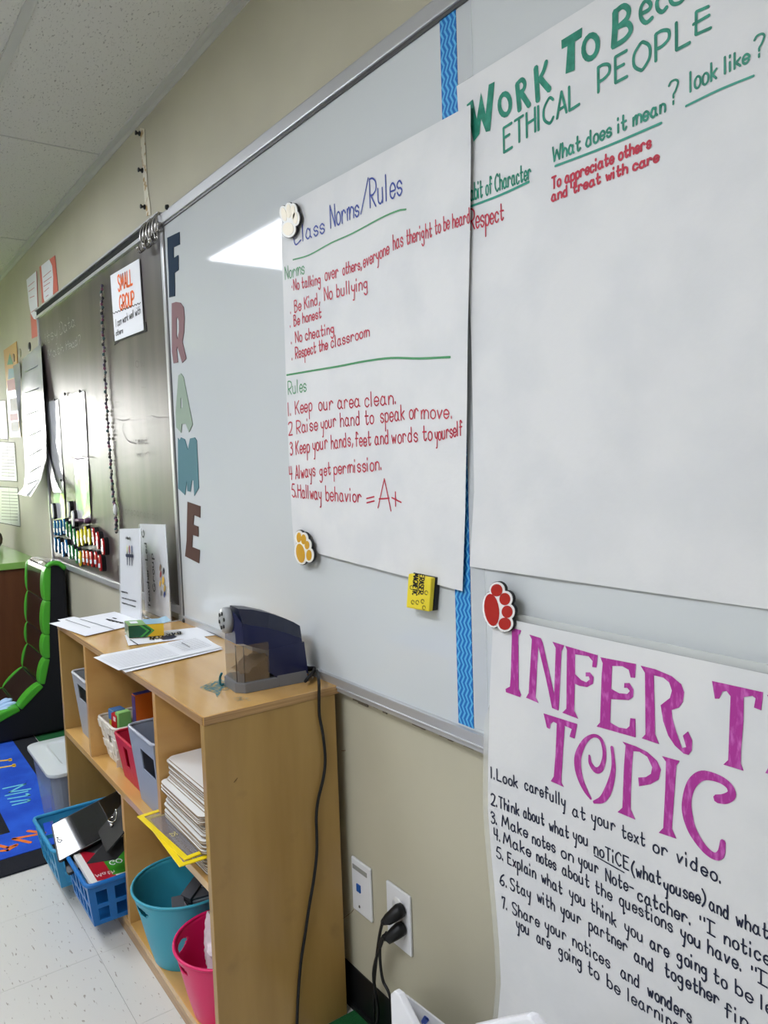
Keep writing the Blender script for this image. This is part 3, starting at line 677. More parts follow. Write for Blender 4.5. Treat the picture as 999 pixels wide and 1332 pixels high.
for lst in (
    [('\u2022No talking', (380, 378), (417.5, 369.5), 14, 14), ('over', (423, 365), (440, 360), 17, 17), ('others,', (446, 358), (470.5, 349.5), 15, 15), ('everyone', (473, 348), (506, 330), 17, 17), ('has', (511.5, 325), (524, 320), 20, 20), ('theright', (529, 318), (561.5, 308), 19, 19), ('to be', (566, 305), (584.5, 297), 19, 19), ('heard', (589, 297), (611.5, 289), 19, 19)],
    [('. Be Kind,', (378, 408), (416, 395), 15, 15), ('No bullying', (422, 391), (479, 375), 17, 17)], [('. Be honest', (377.5, 425.5), (418, 413), 14, 13)], [('. No cheating', (379, 447), (435, 433), 14, 14)],
    [('. Respect the', (380, 468), (426, 454), 15, 14), ('classroom', (431, 452.5), (480.5, 437), 15, 14)],
    [('1. Keep', (375, 541), (406, 534), 17, 17), ('our area', (415, 534), (468, 529), 18, 18), ('clean.', (475, 529), (516, 525), 19, 19)],
    [('2 Raise', (375.7, 566), (413, 559), 16, 17), ('your', (418, 559), (437, 554), 17, 17), ('hand to', (443, 555), (486, 551), 18, 18), ('speak or', (495, 550), (544, 543.5), 20, 20), ('move.', (548, 545), (589, 544), 19, 19)],
    [('3 Keep your', (377.7, 592.5), (426, 583), 17, 18), ('hands,', (431, 584), (459, 579.5), 18, 18), ('feet and', (462.5, 581), (506, 577), 18, 18), ('words to', (510, 577), (562, 572), 19, 19), ('yourself', (566, 573), (601, 566), 18, 19)],
    [('4 Always', (376.7, 624), (410, 619), 17, 17), ('get', (416, 620.5), (430, 617), 16, 16), ('permission.', (434.5, 617), (497, 611), 16, 18)],
    [('5.Hallway', (380, 646.5), (418, 650), 17, 17), ('behavior', (424, 651), (470, 653), 19, 16), ('=', (477, 656), (487, 653.5), 13, 13)]):
    mb = MB()
    for (tx, a, b, h, h1) in lst: write(nS, tx, a, b, h, None, None, 1.9, h1=h1, mb=mb)
    if lst[0][0][0] == '5':
        stroke(mb, nS, N2([(461, 773), (490, 640), (520, 787)]), 2, False); stroke(mb, nS, N2([(466, 732), (512, 729)]), 2, False); stroke(mb, nS, N2([(540, 700), (541, 766)]), 2, False); stroke(mb, nS, N2([(524, 726), (567, 748)]), 2, False)
    mb.out('text_line', RED_INK, t, fix=False)

# infer the topic
t = thing('infer_topic_chart', 'laminated chart paper with big magenta title at the lower right', 'chart', on_y(840, 1325, -.03))
iL = [(641, 815), (637, 900), (635, 980), (634.5, 1050), (638, 1100), (643.5, 1160), (649, 1225), (651.5, 1278), (648, 1320), (638, 1400), (620, 1480)]
iT = (641, 801)
iR = [along(p, .66) for p in iL]
def ic(x, z): 
    f = max(0, (.70-z)/.25); return .0025*f
iS = Sheet(iL, iR, wave(.001, .0285, 2.2, ic), 50, 60)
iS.L = [iT]+iL; iS.R = [along(iT, .66)]+iR
iS.mesh('paper', PAPER, t)
mb = MB()
FILM = mat('laminate_film', (225, 226, 220), .12, alpha=.42, spec=.6)
def film(u, v):
    a = iS.edge(iS.L, v); a = (a[0]+1.2+(-7.5 if v > .2 else -1), a[1]+(-9 if v < .01 else 0)); b = along(a, .68); p = on_y(*a, -.0258).lerp(on_y(*b, -.0258), u)
    return Vector((p.x, -.0258, p.z))
mb.grid(film, 6, 40).out('laminate_edge', FILM, t, fix=False)
C3 = lambda pts: [(640+x/5.258, 800+y/5.258) for x, y in pts]; C4 = lambda pts: [(800+x/4.759, 850+y/4.759) for x, y in pts]; C5 = lambda pts: [(620+x/4.757, 980+y/4.757) for x, y in pts]
polys = {
 'I': C3([(133, 88), (200, 105), (192, 128), (180, 135), (181, 300), (182, 505), (200, 545), (192, 562), (95, 528), (92, 505), (122, 490), (128, 420), (135, 150)]),
 'N': C3([(255, 133), (333, 158), (347, 190), (425, 540), (435, 225), (413, 182), (494, 208), (475, 250), (466, 450), (455, 655), (410, 635), (370, 440), (316, 215), (308, 360), (298, 565), (320, 603), (232, 565), (250, 535), (272, 165)]),
 'F': C3([(500, 210), (722, 275), (715, 360), (685, 355), (688, 315), (660, 282), (568, 268), (568, 405), (610, 445), (645, 460), (668, 440), (662, 420), (640, 420), (640, 392), (670, 392), (695, 425), (690, 470), (650, 493), (600, 485), (566, 470), (562, 655), (590, 710), (480, 668), (508, 640), (512, 240)]),
 'E': C3([(740, 288), (985, 335), (978, 430), (948, 428), (935, 375), (890, 350), (822, 348), (815, 505), (870, 535), (925, 540), (943, 520), (925, 498), (903, 498), (905, 465), (940, 465), (968, 510), (965, 560), (935, 582), (813, 575), (808, 735), (870, 770), (920, 778), (940, 760), (945, 705), (980, 710), (982, 838), (715, 762), (738, 735), (750, 400), (757, 330)]),
 'R': C4([(158, 75), (250, 98), (350, 140), (410, 190), (428, 240), (420, 300), (395, 335), (350, 350), (355, 400), (380, 490), (415, 585), (440, 580), (420, 508), (452, 482), (478, 540), (475, 600), (455, 628), (425, 620), (370, 570), (330, 510), (298, 420), (282, 320), (340, 275), (352, 230), (335, 180), (300, 150), (240, 135), (245, 340), (248, 500), (274, 562), (165, 525), (188, 500), (185, 120)]),
 'T': C4([(600, 170), (917, 240), (905, 352), (860, 335), (870, 278), (850, 262), (797, 270), (795, 420), (780, 600), (778, 680), (797, 727), (670, 688), (700, 660), (715, 265), (690, 232), (665, 235), (645, 280), (618, 280)]),
 'H': C4([(940, 255), (1040, 285), (1020, 320), (1000, 760), (930, 740), (952, 700), (958, 290)]),
 'T2': C3([(352, 672), (583, 745), (565, 845), (530, 832), (545, 780), (497, 757), (488, 900), (475, 1104)])+C5([(525, 180), (541, 209), (458, 172), (477, 142), (488, 0)])+C3([(436, 900), (443, 742), (420, 730), (400, 745), (395, 780), (375, 770)]),
 'P': C4([(45, 545), (130, 575), (200, 610), (260, 665), (285, 720), (270, 780), (220, 810), (148, 822), (143, 768), (190, 765), (222, 745), (230, 705), (200, 640), (150, 608), (113, 605), (105, 700), (98, 850), (97, 965), (126, 1029), (15, 982), (45, 955), (55, 700), (65, 570)]),
 'I2': C4([(290, 635), (400, 665), (380, 695), (365, 900), (352, 1085), (380, 1147), (270, 1110), (298, 1080), (310, 850), (315, 670)])}
mb = MB()
for k in ('I', 'N', 'F', 'E', 'R', 'T', 'H'): flatpoly(mb, iS, polys[k])
mb.out('title', MAG_INK, t, fix=False)
mb = MB()
for k in ('T2', 'P', 'I2'): flatpoly(mb, iS, polys[k])
stroke(mb, iS, [(766.5, 982.6), (768, 993), (775, 1002), (782, 999), (785.8, 986), (785.5, 973), (781, 961), (772, 957), (761, 964), (752.5, 981), (751.5, 997), (755, 1013), (761.5, 1028), (768.5, 1039)], [3, 6, 8, 7.5, 6, 6, 5, 4.5, 7, 10.5, 11.5, 10, 7.5, 3.5], k=5)
stroke(mb, iS, [(796, 972), (797.5, 986), (798, 1000), (795, 1016), (790, 1030), (783, 1040), (772.4, 1043.5)], [5, 5.5, 7, 9.5, 11, 9, 4], k=5)
stroke(mb, iS, C4([(628, 900), (680, 900), (722, 872), (705, 820), (640, 775), (545, 755), (480, 800), (447, 890), (447, 990), (480, 1100), (550, 1205), (615, 1255), (655, 1240), (668, 1165)]), [x/4.759 for x in (52, 60, 55, 48, 50, 60, 62, 62, 75, 68, 55, 48, 48, 36)], k=5)
mb.out('title_second_line', MAG_INK, t, fix=False)
L_ = [
 [('1.Look', (639, 1012), (673, 1025)), ('carefully', (683, 1027), (735, 1050)), ('at', (745, 1061), (761, 1067)), ('your', (770, 1069), (800, 1082)), ('text', (809, 1089), (838.5, 1101)), ('or', (850, 1108), (868, 1115)), ('video.', (881, 1121), (939, 1150))],
 [('2.Think', (639, 1046.5), (675, 1061)), ('about', (681, 1063), (707.5, 1074)), ('what', (714.5, 1080), (739.5, 1091)), ('you', (746, 1092), (765, 1101)), ('noTiCE', (773, 1110.5), (817.5, 1132)), ('(what', (822, 1138), (859, 1151)), ('yousee)', (864, 1158), (917, 1178)), ('and', (923, 1183), (948, 1197)), ('what', (957.5, 1203), (999, 1222))],
 [('3.', (639, 1070), (647, 1073)), ('Make', (653, 1074.5), (686, 1090)), ('notes', (692.5, 1097), (722, 1109)), ('on', (730.5, 1115), (745.5, 1122)), ('your', (753, 1125), (778, 1137)), ('Note-', (788, 1146), (824, 1163)), ('catcher.', (830, 1171), (899, 1204)), ('"', (911, 1211), (916, 1213)), ('#', (920, 1213), (930, 1219)), ('notice', (942.5, 1228), (1001, 1256))],
 [('4.', (643, 1091), (651, 1095)), ('Make', (655, 1097), (690, 1115)), ('notes', (698, 1120), (723, 1132)), ('about', (731.5, 1137), (766, 1155)), ('the', (774.5, 1161), (795.5, 1172)), ('questions', (806, 1177), (874.5, 1213)), ('you', (886, 1219), (911.5, 1235)), ('have.', (921, 1240), (965, 1264)), ('"', (978, 1276), (983, 1278)), ('#', (986, 1278), (998, 1285))],
 [('5.', (646, 1115), (655, 1120)), ('Explain', (660.5, 1123), (696.5, 1143)), ('what', (704.5, 1147), (731, 1164)), ('you', (741, 1167), (761.5, 1180)), ('think', (769, 1184), (801, 1206)), ('you', (813, 1211), (836.5, 1227)), ('are', (846, 1233), (869.5, 1246)), ('going', (881, 1250), (920, 1271)), ('to', (928.5, 1277), (945, 1287)), ('be', (957, 1292), (978.5, 1306)), ('le', (990, 1313), (1004, 1321))],
 [('6.', (650.5, 1150), (660, 1155)), ('Stay', (664, 1157), (690, 1169)), ('with', (699, 1172), (721, 1185)), ('your', (730, 1189), (755, 1203)), ('partner', (766, 1209), (815.5, 1239)), ('and', (825.5, 1249), (850, 1265)), ('together', (865, 1269), (935, 1308)), ('fin', (943, 1322), (972, 1338))],
 [('7.', (653.5, 1181), (660, 1184)), ('Share', (666.5, 1188), (701, 1206)), ('your', (709.5, 1209), (736, 1224)), ('notices', (745, 1230), (793, 1260)), ('and', (808, 1271), (832, 1286)), ('wonders', (843, 1295), (899, 1331))],
 [('you', (672, 1207), (688.5, 1217)), ('are', (698.5, 1225), (715.5, 1235)), ('going', (727, 1242), (757, 1260)), ('to', (765, 1266), (778.5, 1275)), ('be', (790, 1283), (806, 1295)), ('learning', (817, 1302), (885, 1344))]]
for i, ln in enumerate(L_):
    mb = MB()
    for tx, a, b in ln:
        h = 14.2+(a[0]-640)*.013; h1 = 14.2+(b[0]-640)*.013
        if tx in ('"',): h = h1 = 17
        write(iS, tx, a, b, h, None, None, 2.1 if a[0] < 820 else 2.4, h1=h1, mb=mb, jit=.18, gap=1.7)
    if i == 1: stroke(mb, iS, C5([(728, 632), (820, 685), (912, 737)]), 1.8)
    mb.out('text_line', NAVY_INK, t, fix=False)
#@@PART3
# ================================================================== SHELF UNIT
SX0, SX1, SY0, SY1, SZ = -2.53, -1.374, -.322, -.026, .735
t = shelf = thing('cubby_shelf', 'light birch plywood cubby shelf standing under the whiteboard', 'shelf', ((SX0+SX1)/2, (SY0+SY1)/2, 0))
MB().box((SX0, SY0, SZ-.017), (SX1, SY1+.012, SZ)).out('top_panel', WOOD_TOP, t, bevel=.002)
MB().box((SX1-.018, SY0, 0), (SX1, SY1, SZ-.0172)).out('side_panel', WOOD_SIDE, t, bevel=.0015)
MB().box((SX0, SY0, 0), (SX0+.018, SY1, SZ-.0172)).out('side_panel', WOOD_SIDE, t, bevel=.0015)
MB().box((SX0+.018, SY1-.008, .02), (SX1-.018, SY1-.001, SZ-.018)).out('back_panel', WOOD_IN, t)
MB().box((SX0+.018, SY0, .380), (SX1-.018, SY1-.008, .399)).out('middle_shelf', WOOD_TOP, t, bevel=.0015)
MB().box((SX0+.018, SY0, .030), (SX1-.018, SY1-.008, .048)).out('bottom_shelf', WOOD_TOP, t, bevel=.0015)
MB().box((SX0+.018, SY0+.002, 0), (SX1-.018, SY0+.02, .030)).out('kick_board', WOOD_EDGE, t)
for x in (-2.225, -1.655): MB().box((x-.009, SY0, .399), (x+.009, SY1-.008, SZ-.0175)).out('divider', WOOD_IN, t, bevel=.001)
MB().box((-1.951, SY0, .048), (-1.933, SY1-.008, .380)).out('divider', WOOD_IN, t, bevel=.001)
MB().box((SX0+.002, SY0-.0015, SZ-.0168), (SX1-.002, SY0-.0001, SZ-.001)).out('edge_band', WOOD_EDGE, t)
MB().box((SX1+.0001, SY0+.001, SZ-.0165), (SX1+.0015, SY1+.010, SZ-.001)).out('edge_band', WOOD_EDGE, t)
# paint stain on the top
def zpt(px, py, z): return on_z(px, py, z)
def zpoly(mb, pts, z, thick=0.):
    from mathutils.geometry import tessellate_polygon
    P = [on_z(x, y, z) for x, y in pts]
    if thick: mb.prism(P, (0, 0, thick)); return
    mb.add(P, [tuple(i) for i in tessellate_polygon([P])])
def zstroke(mb, pts, z, w, smooth=False):
    P = [on_z(x, y, z) for x, y in pts]; sc = 1000/(P[0]-CAM).dot(fw); P = [Vector((p.x, p.y)) for p in P]
    ribbon(mb, ease(P, 3) if smooth else P, w/sc if not isinstance(w, (list, tuple)) else [a/sc for a in w], lambda q: Vector((q.x, q.y, z)))
Q5 = lambda pts: [(260+x/3.842, 760+y/3.842) for x, y in pts]
mb = MB()
zpoly(mb, Q5([(0, 515), (30, 500), (75, 490), (100, 478), (135, 485), (140, 505), (110, 520), (95, 545), (85, 570), (78, 545), (55, 535), (20, 530)]), SZ+.0004)
zpoly(mb, Q5([(62, 500), (75, 482), (110, 476), (132, 488), (136, 504), (112, 512), (104, 540), (86, 566), (80, 545), (88, 520)]), SZ+.0005)
random.seed(12)
for k in range(34):
    x, y = random.uniform(5, 130), random.uniform(488, 530); y = y if x > 40 else random.uniform(508, 528)
    zstroke(mb, Q5([(x, y), (x+random.uniform(12, 40), y+random.uniform(-16, 4))]), SZ+.0006, random.uniform(.5, 1.5))
for k in range(16):
    x, y = random.uniform(165, 250), random.uniform(566, 584); zstroke(mb, Q5([(x, y), (x+random.uniform(8, 26), y+random.uniform(-8, 2))]), SZ+.0006, random.uniform(.5, 1.1))
mb.out('paint_stain', mat('teal_paint_stain', (70, 118, 122), .5, var=(110, (180, 152, 96), .48, .6, XYZ)), t, fix=False)['kind'] = 'stuff'
mb = MB()
def side_stroke(pts):
    P = [on_x(x, y, SX1+.0008) for x, y in pts]
    ribbon(mb, [Vector((p.y, p.z)) for p in P], .0014, lambda q: Vector((SX1+.0008, q.x, q.y)))
side_stroke(Q5([(60, 683), (90, 677), (130, 675), (180, 655)])); side_stroke(Q5([(80, 692), (108, 686), (122, 676)])); side_stroke(Q5([(170, 990), (188, 968)])); side_stroke(Q5([(708, 832), (728, 830)])); side_stroke([(446, 1195), (457, 1187), (464, 1178)])
mb.out('scuff_marks', mat('wood_scuff', (110, 84, 52), .7), t, fix=False)

# ---------------- on the shelf top
def sheet_on_top(name, label, pts, z, group=None, curl=0.):
    t = thing(name, label, 'paper', on_z(pts[0][0], pts[0][1], z), group)
    mb = MB()
    def fn(u, v):
        a = Vector(pts[0]).lerp(Vector(pts[1]), u); b = Vector(pts[3]).lerp(Vector(pts[2]), u); p = a.lerp(b, v); q = on_z(p.x, p.y, z)
        q.z += curl*((1-u)**2+.3*(math.sin(u*7+v*3)+1)*.3); return q
    mb.grid(fn, 12, 8); mb.out('paper', PAPER2, t, fix=False); return t
Q = lambda pts: [(60+x/4.1625, 780+y/4.1625) for x, y in pts]
def qlines(t, quad, z, rows, m, w, name='printed_text', seed=0, along_v=True):
    """printed lines inside a quad (picture corners), running from edge 0-1 to edge 3-2"""
    mb = MB(); rnd = random.Random(seed)
    for i, (a, b, f) in enumerate(rows):
        p = Vector(quad[0]).lerp(Vector(quad[3]), f); q = Vector(quad[1]).lerp(Vector(quad[2]), f)
        A, B = p.lerp(q, a), p.lerp(q, b); zstroke(mb, [(A.x, A.y), (B.x, B.y)], z, w)
    mb.out(name, m, t, fix=False)
lp0 = Q([(145, 88), (370, 62), (560, 130), (330, 160)])
sheet_on_top('paper_sheet', 'white sheet underneath, at the far left end of the shelf top', Q([(62, 108), (150, 92), (400, 150), (225, 196)]), SZ+.0012)
t = sheet_on_top('paper_sheet', 'white printed sheet overhanging the left end of the shelf top', Q([(15, 130), (370, 65), (560, 118), (212, 199)]), SZ+.0026, curl=.0008)
qlines(t, Q([(15, 130), (370, 65), (560, 118), (212, 199)]), SZ+.0042, [(.30, .36, .3)], GREY_INK, .1, name='fold_mark')
mb = MB(); zstroke(mb, Q([(105, 108), (238, 152)]), SZ+.0042, 1.3); zstroke(mb, Q([(185, 105), (368, 160)]), SZ+.0042, 1.6); mb.out('printed_text', GREY_INK, t, fix=False)
mb = MB()
for k in range(9): zstroke(mb, Q([(328+k*10, 104+k*2.3), (336+k*10, 108+k*2.3+(k % 2)*3)]), SZ+.0042, 2.6)
zstroke(mb, Q([(362, 98), (380, 103)]), SZ+.0042, 2.6)
mb.out('printed_heading', BLACK_INK, t, fix=False)
t = sheet_on_top('paper_sheet', 'white sheet with dark logo band, behind the printed forms', Q([(425, 192), (835, 148), (952, 188), (445, 250)]), SZ+.0012, curl=.0006)
mb = MB(); zstroke(mb, Q([(455, 216), (500, 245)]), SZ+.0032, 1.5); zstroke(mb, Q([(835, 151), (950, 205)]), SZ+.0032, 1.3); mb.out('blue_rule', NAVY_INK, t, fix=False)
mb = MB()
for k, ch in enumerate('NOTRAB'):
    x0, y0 = 560+k*29, 209-k*5.6
    tot, st = layout(ch)
    for s in st: zstroke(mb, Q([(x0+24*(1-p.x/5)*.9, y0-8+p.y*2.2) for p in s]), SZ+.0034, 1.9)
mb.out('printed_heading', BLACK_INK, t, fix=False)
mb = MB(); zpoly(mb, Q([(612, 206), (640, 196), (690, 190), (708, 200), (680, 210), (630, 216)]), SZ+.0033); mb.out('printed_emblem', NAVY_INK, t, fix=False)
mb = MB(); zstroke(mb, Q([(560, 214), (735, 180)]), SZ+.0031, 3.0); mb.out('printed_shadow', mat('yellow_print', (200, 178, 70), .6), t, fix=False)
f0 = Q([(268, 306), (840, 205), (955, 262), (400, 392)])
sheet_on_top('paper_form', 'lower sheet of the two printed forms beside the pencil sharpener', Q([(290, 300), (850, 196), (957, 268), (430, 394)]), SZ+.0030)
t = sheet_on_top('paper_form', 'printed table form on top, overhanging the shelf edge by the sharpener', Q([(255, 315), (830, 196), (953, 258), (392, 386)]), SZ+.0046, curl=.0012)
rows = [(.03, .62, .08+i*.062) for i in range(14)]
qlines(t, Q([(262, 315), (820, 200), (940, 258), (395, 380)]), SZ+.0068, rows, mat('grey_print_light', (176, 178, 184), .6), .8)
qlines(t, Q([(262, 315), (820, 200), (940, 258), (395, 380)]), SZ+.0068, [(.70, .97, .08+i*.075) for i in range(10)], GREY_INK, .7, name='printed_paragraph')
mb = MB()
for k in range(5): zstroke(mb, Q([(735+k*9, 233+k*5), (741+k*9, 236+k*5)]), SZ+.0068, 1.6)
mb.out('printed_heading', BLACK_INK, t, fix=False)

# crayon box lying on its side
t = thing('crayon_box', 'yellow and green crayon carton lying on the shelf top', 'box', (-2.13, -.16, SZ+.003))
Z = SZ+.004
a = on_z(168, 830, Z); b = on_z(213.5, 826.5, Z); c = on_z(160.4, 824, Z)
ux = (b-a); hv = Vector((0, 0, .034)); vv = (c-a); vv.z = 0; vv = Vector((-.075, .012, 0))
def boxface(mb, O, U, V, pts): mb.add([O+U*x+V*y for x, y in pts], [tuple(range(len(pts)))])
MB().hexa([a, b, b+vv, a+vv, a+hv, b+hv, b+vv+hv, a+vv+hv]).out('carton', mat('carton_yellow', (238, 190, 44), .35), t)
off = Vector((.0006, -.0006, 0))
mb = MB(); boxface(mb, a+off, ux, hv, [(0, 0), (.52, 0), (.66, .5), (.52, 1), (0, 1)]); mb.add([a-off*0+Vector((-.0003, -.0006, 0)), a+vv+Vector((-.0003, -.0006, 0)), a+vv+hv, a+hv+Vector((-.0003, -.0006, 0))], [(0, 1, 2, 3)])
mb.out('green_print', mat('carton_dark_green', (20, 78, 52), .35), t, fix=False)
mb = MB(); boxface(mb, a+off*1.8, ux, hv, [(.3, 0), (.38, 0), (.60, .5), (.38, 1), (.3, 1), (.52, .5)]); boxface(mb, a+off*1.8, ux, hv, [(.46, 0), (.52, 0), (.74, .5), (.52, 1), (.46, 1), (.68, .5)])
mb.out('chevron_print', mat('carton_green', (66, 158, 66), .35), t, fix=False)
up = Vector((0, 0, .0006))
mb = MB(); boxface(mb, a+hv+up, ux, vv, [(0, 0), (.5, 0), (.5, 1), (0, 1)]); mb.out('top_print', mat('carton_top_green', (120, 168, 92), .35), t, fix=False)
mb = MB(); boxface(mb, a+hv+up*2, ux, vv, [(.5, 0), (1, 0), (1.08, 1), (.5, 1)]); mb.out('window_print', mat('carton_top_blue', (150, 190, 214), .3), t, fix=False)
mb = MB(); boxface(mb, a+hv+up*3, ux, vv, [(.1, .3), (.32, .3), (.32, .75), (.1, .75)]); mb.out('white_label', PAPER2, t, fix=False)
mb = MB(); mb.hexa([b+hv, b+hv+ux*.22+Vector((0, 0, .006)), b+hv+vv+ux*.22+Vector((0, 0, .006)), b+hv+vv]+[p+up*2 for p in (b+hv, b+hv+ux*.22+Vector((0, 0, .006)), b+hv+vv+ux*.22+Vector((0, 0, .006)), b+hv+vv)]); mb.out('open_flap', mat('carton_top_blue', (150, 190, 214)), t)

# acrylic sign holders
ACR = mat('clear_acrylic', (240, 244, 246), .03, alpha=.16, spec=1); CARDM = mat('holder_card', (224, 225, 230), .35, coat=.6)
def holder(label, A, B, hL, hR, bend):
    """A, B base corners on the shelf top; card stands on them"""
    t = thing('sign_holder', label, 'sign holder', (A+B)/2)
    u = (B-A).normalized(); n = Vector((-u.y, u.x, 0)); n = n if n.y > 0 else -n
    T0, T1 = A+Vector((0, 0, hL))+n*bend, B+Vector((0, 0, hR))+n*bend
    z = Vector((0, 0, .003)); 
    MB().hexa([A+z-n*.0005, B+z-n*.0005, B+z+n*.0005, A+z+n*.0005, T0-n*.0005, T1-n*.0005, T1+n*.0005, T0+n*.0005]).out('card', CARDM, t)
    for s in (-1, 1):
        o = n*(s*.0022); th = n*(s*.0016)
        MB().hexa([A-u*.003+o, B+u*.003+o, B+u*.003+o+th, A-u*.003+o+th, T0-u*.003+o, T1+u*.003+o, T1+u*.003+o+th, T0-u*.003+o+th]).out('acrylic_panel', ACR, t)
    f0_ = .0016*Vector((0, 0, 1))
    for s, L in ((-1, .032), (1, .032)):
        a, b = A-u*.003, B+u*.003; e = n*(s*L)
        MB().hexa([a, b, b+e, a+e, a+f0_, b+f0_, b+e+f0_, a+e+f0_]).out('foot_plate', ACR, t)
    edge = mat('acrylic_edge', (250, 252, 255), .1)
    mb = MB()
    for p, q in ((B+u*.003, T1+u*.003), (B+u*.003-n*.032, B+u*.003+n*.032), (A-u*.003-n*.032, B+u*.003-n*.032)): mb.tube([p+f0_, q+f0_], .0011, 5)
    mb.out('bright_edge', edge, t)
    def put(q, lift=.0045): return A.lerp(B, q.x)+(T0-A).lerp(T1-B, q.x)*q.y-n*lift
    return t, put, (B-A).length, hL
A = on_z(150.5, 795.5, SZ); B = on_z(184, 808, SZ); A.x = max(A.x, SX0+.01); 
t, put, wv, hv_ = holder('left acrylic sign holder with a portrait card on the shelf top', A, B, .278, .288, .012)
def hp(mb, pts, w): ribbon(mb, [Vector(p) for p in pts], w, put)
def htext(mb, text, x0, y0, x1, h, w, rot=False, y1=None):
    tot, st = layout(text)
    for s in st:
        if rot: hp(mb, [(x0-p.y/7*h, y0+(y1-y0)*p.x/tot) for p in s], w)
        else: hp(mb, [(x0+(x1-x0)*p.x/tot, y0+p.y/7*h) for p in s], w)
mb = MB(); htext(mb, 'i-Ready', .36, .885, .60, .026, .012); htext(mb, 'Independent Group', .10, .27, .42, .015, .008); htext(mb, 'I can work at my own station', .12, .20, .82, .014, .008); htext(mb, 'independently on the computer', .12, .14, .80, .014, .008)
mb.out('printed_text', BLACK_INK, t, fix=False)
for k, (x, c1) in enumerate(((.42, (190, 190, 120)), (.54, (150, 40, 50)), (.66, (40, 60, 110)))):
    m = mat('figure_%d' % k, c1, .5); mb = MB()
    hp(mb, [(x, .80), (x, .74)], .045); mb.out('printed_figure', m, t, fix=False)
mb = MB(); hp(mb, [(.36, .70), (.72, .70)], .035)
for x in (.42, .54, .66): hp(mb, [(x, .735), (x, .60)], .035)
mb.out('printed_children', NAVY_INK, t, fix=False)
A = on_z(197.5, 790.5, SZ); B = on_z(229, 804, SZ); A = Vector((-2.52, -.075, SZ)); B = Vector((-2.305, -.068, SZ)); A = on_z(196.5, 794, SZ); B = on_z(229, 808, SZ); A.y = B.y = min(A.y, B.y, -.05)
t, put, wv, hv_ = holder('right acrylic sign holder with a sideways teacher-led group card', A, B, .29, .30, -.002)
mb = MB(); htext(mb, 'Teacher-Led', .28, .07, 0, .09, .017, rot=True, y1=.80); htext(mb, 'Group', .52, .28, 0, .09, .017, rot=True, y1=.68); htext(mb, 'G', .20, .86, 0, .09, .02, rot=True, y1=.93)
mb.out('printed_text', BLACK_INK, t, fix=False)
for k, (x, y, r, c1) in enumerate(((.78, .55, .05, (120, 96, 70)), (.90, .52, .05, (30, 34, 50)), (.78, .48, .05, (150, 50, 50)), (.86, .42, .07, (214, 172, 70)), (.74, .38, .05, (214, 172, 70)), (.90, .34, .06, (180, 150, 80)), (.88, .28, .05, (40, 60, 120)), (.76, .28, .04, (120, 120, 110)))):
    mb = MB(); hp(mb, [(x-r*.4, y-.018), (x+r*.3, y+.018)], r*1.0); mb.out('printed_figure', mat('group_figure_%d' % k, c1, .5), t, fix=False)

# pencil sharpener
t = thing('pencil_sharpener', 'navy blue electric pencil sharpener on the right end of the shelf top', 'pencil sharpener', (-1.507, -.12, SZ))
XS = -1.459; Wd = .095
NAVY = mat('sharpener_navy', (12, 20, 66), .28, coat=.3); NAVY2 = mat('sharpener_cap', (18, 26, 50), .38); GBASE = mat('sharpener_grey', (112, 113, 116), .5)
SMOKE = mat('smoky_plastic', (120, 104, 84), .08, alpha=.42, spec=.8)
K = lambda pts, x=XS: [on_x(280+a/7.136, 780+b/7.136, x) for a, b in pts]
dr = K([(205, 430), (487, 472), (478, 728), (205, 778)]); fy0 = dr[0].y+.002
cre = K([(190, 232), (330, 238), (480, 258), (620, 295), (700, 322), (780, 350)]); topz = K([(170, 92), (330, 92), (480, 122), (620, 168), (700, 203), (755, 236)], XS-.022)
bot = K([(190, 425), (330, 436), (487, 470), (620, 520), (700, 540), (800, 560)])
cre[0].y = bot[0].y = topz[0].y = fy0+.012
def loft(mb, rows):
    n = len(rows[0]); vs = [p for r in rows for p in r]; fs = [(i*n+j, i*n+(j+1) % n, (i+1)*n+(j+1) % n, (i+1)*n+j) for i in range(len(rows)-1) for j in range(n)]
    fs += [tuple(range(n)), tuple(range(len(rows)*n-1, (len(rows)-1)*n-1, -1))]; mb.add(vs, fs); return mb
mx = lambda p, d: Vector((p.x-d, p.y, p.z))
rows = [[b, c, mx(c, Wd), mx(b, Wd)] for b, c in zip(bot, cre)]
loft(MB(), rows).out('upper_housing', NAVY, t)
MB().prism([p+Vector((.0006, 0, 0)) for p in K([(487, 465), (800, 380), (836, 668), (556, 714), (520, 690), (487, 668)])], (-Wd-.0012, 0, 0)).out('motor_housing', NAVY, t)
rows = [[mx(c, -.0003)+Vector((0, 0, .0002)), tp, mx(tp, Wd-.044), mx(c, Wd+.0003)+Vector((0, 0, .0002))] for c, tp in zip(cre, topz)]
loft(MB(), rows).out('top_cover', NAVY2, t)
MB().hexa([Vector((XS-.014, fy0, bot[0].z-.001)), Vector((XS, fy0+.0118, bot[0].z)), Vector((XS-Wd, fy0+.0118, bot[0].z)), Vector((XS-Wd+.014, fy0, bot[0].z-.001)), Vector((XS-.020, fy0+.002, topz[0].z-.006)), Vector((XS-.002, fy0+.0118, cre[0].z)), Vector((XS-Wd+.002, fy0+.0118, cre[0].z)), Vector((XS-Wd+.020, fy0+.002, topz[0].z-.006))]).out('front_cover', NAVY, t)
dc = on_y(294.5, 809.5, fy0-.010); dx_ = XS-Wd*.5-.004
mb = MB(); mb.lathe((dx_, 0, dc.z), [(.0005, fy0-.016), (.025, fy0-.014), (.028, fy0-.009), (.028, fy0+.001), (.0005, fy0+.001)], 28, axis='y'); dl = mb.out('size_dial', mat('dial_grey', (150, 152, 154), .35), t)
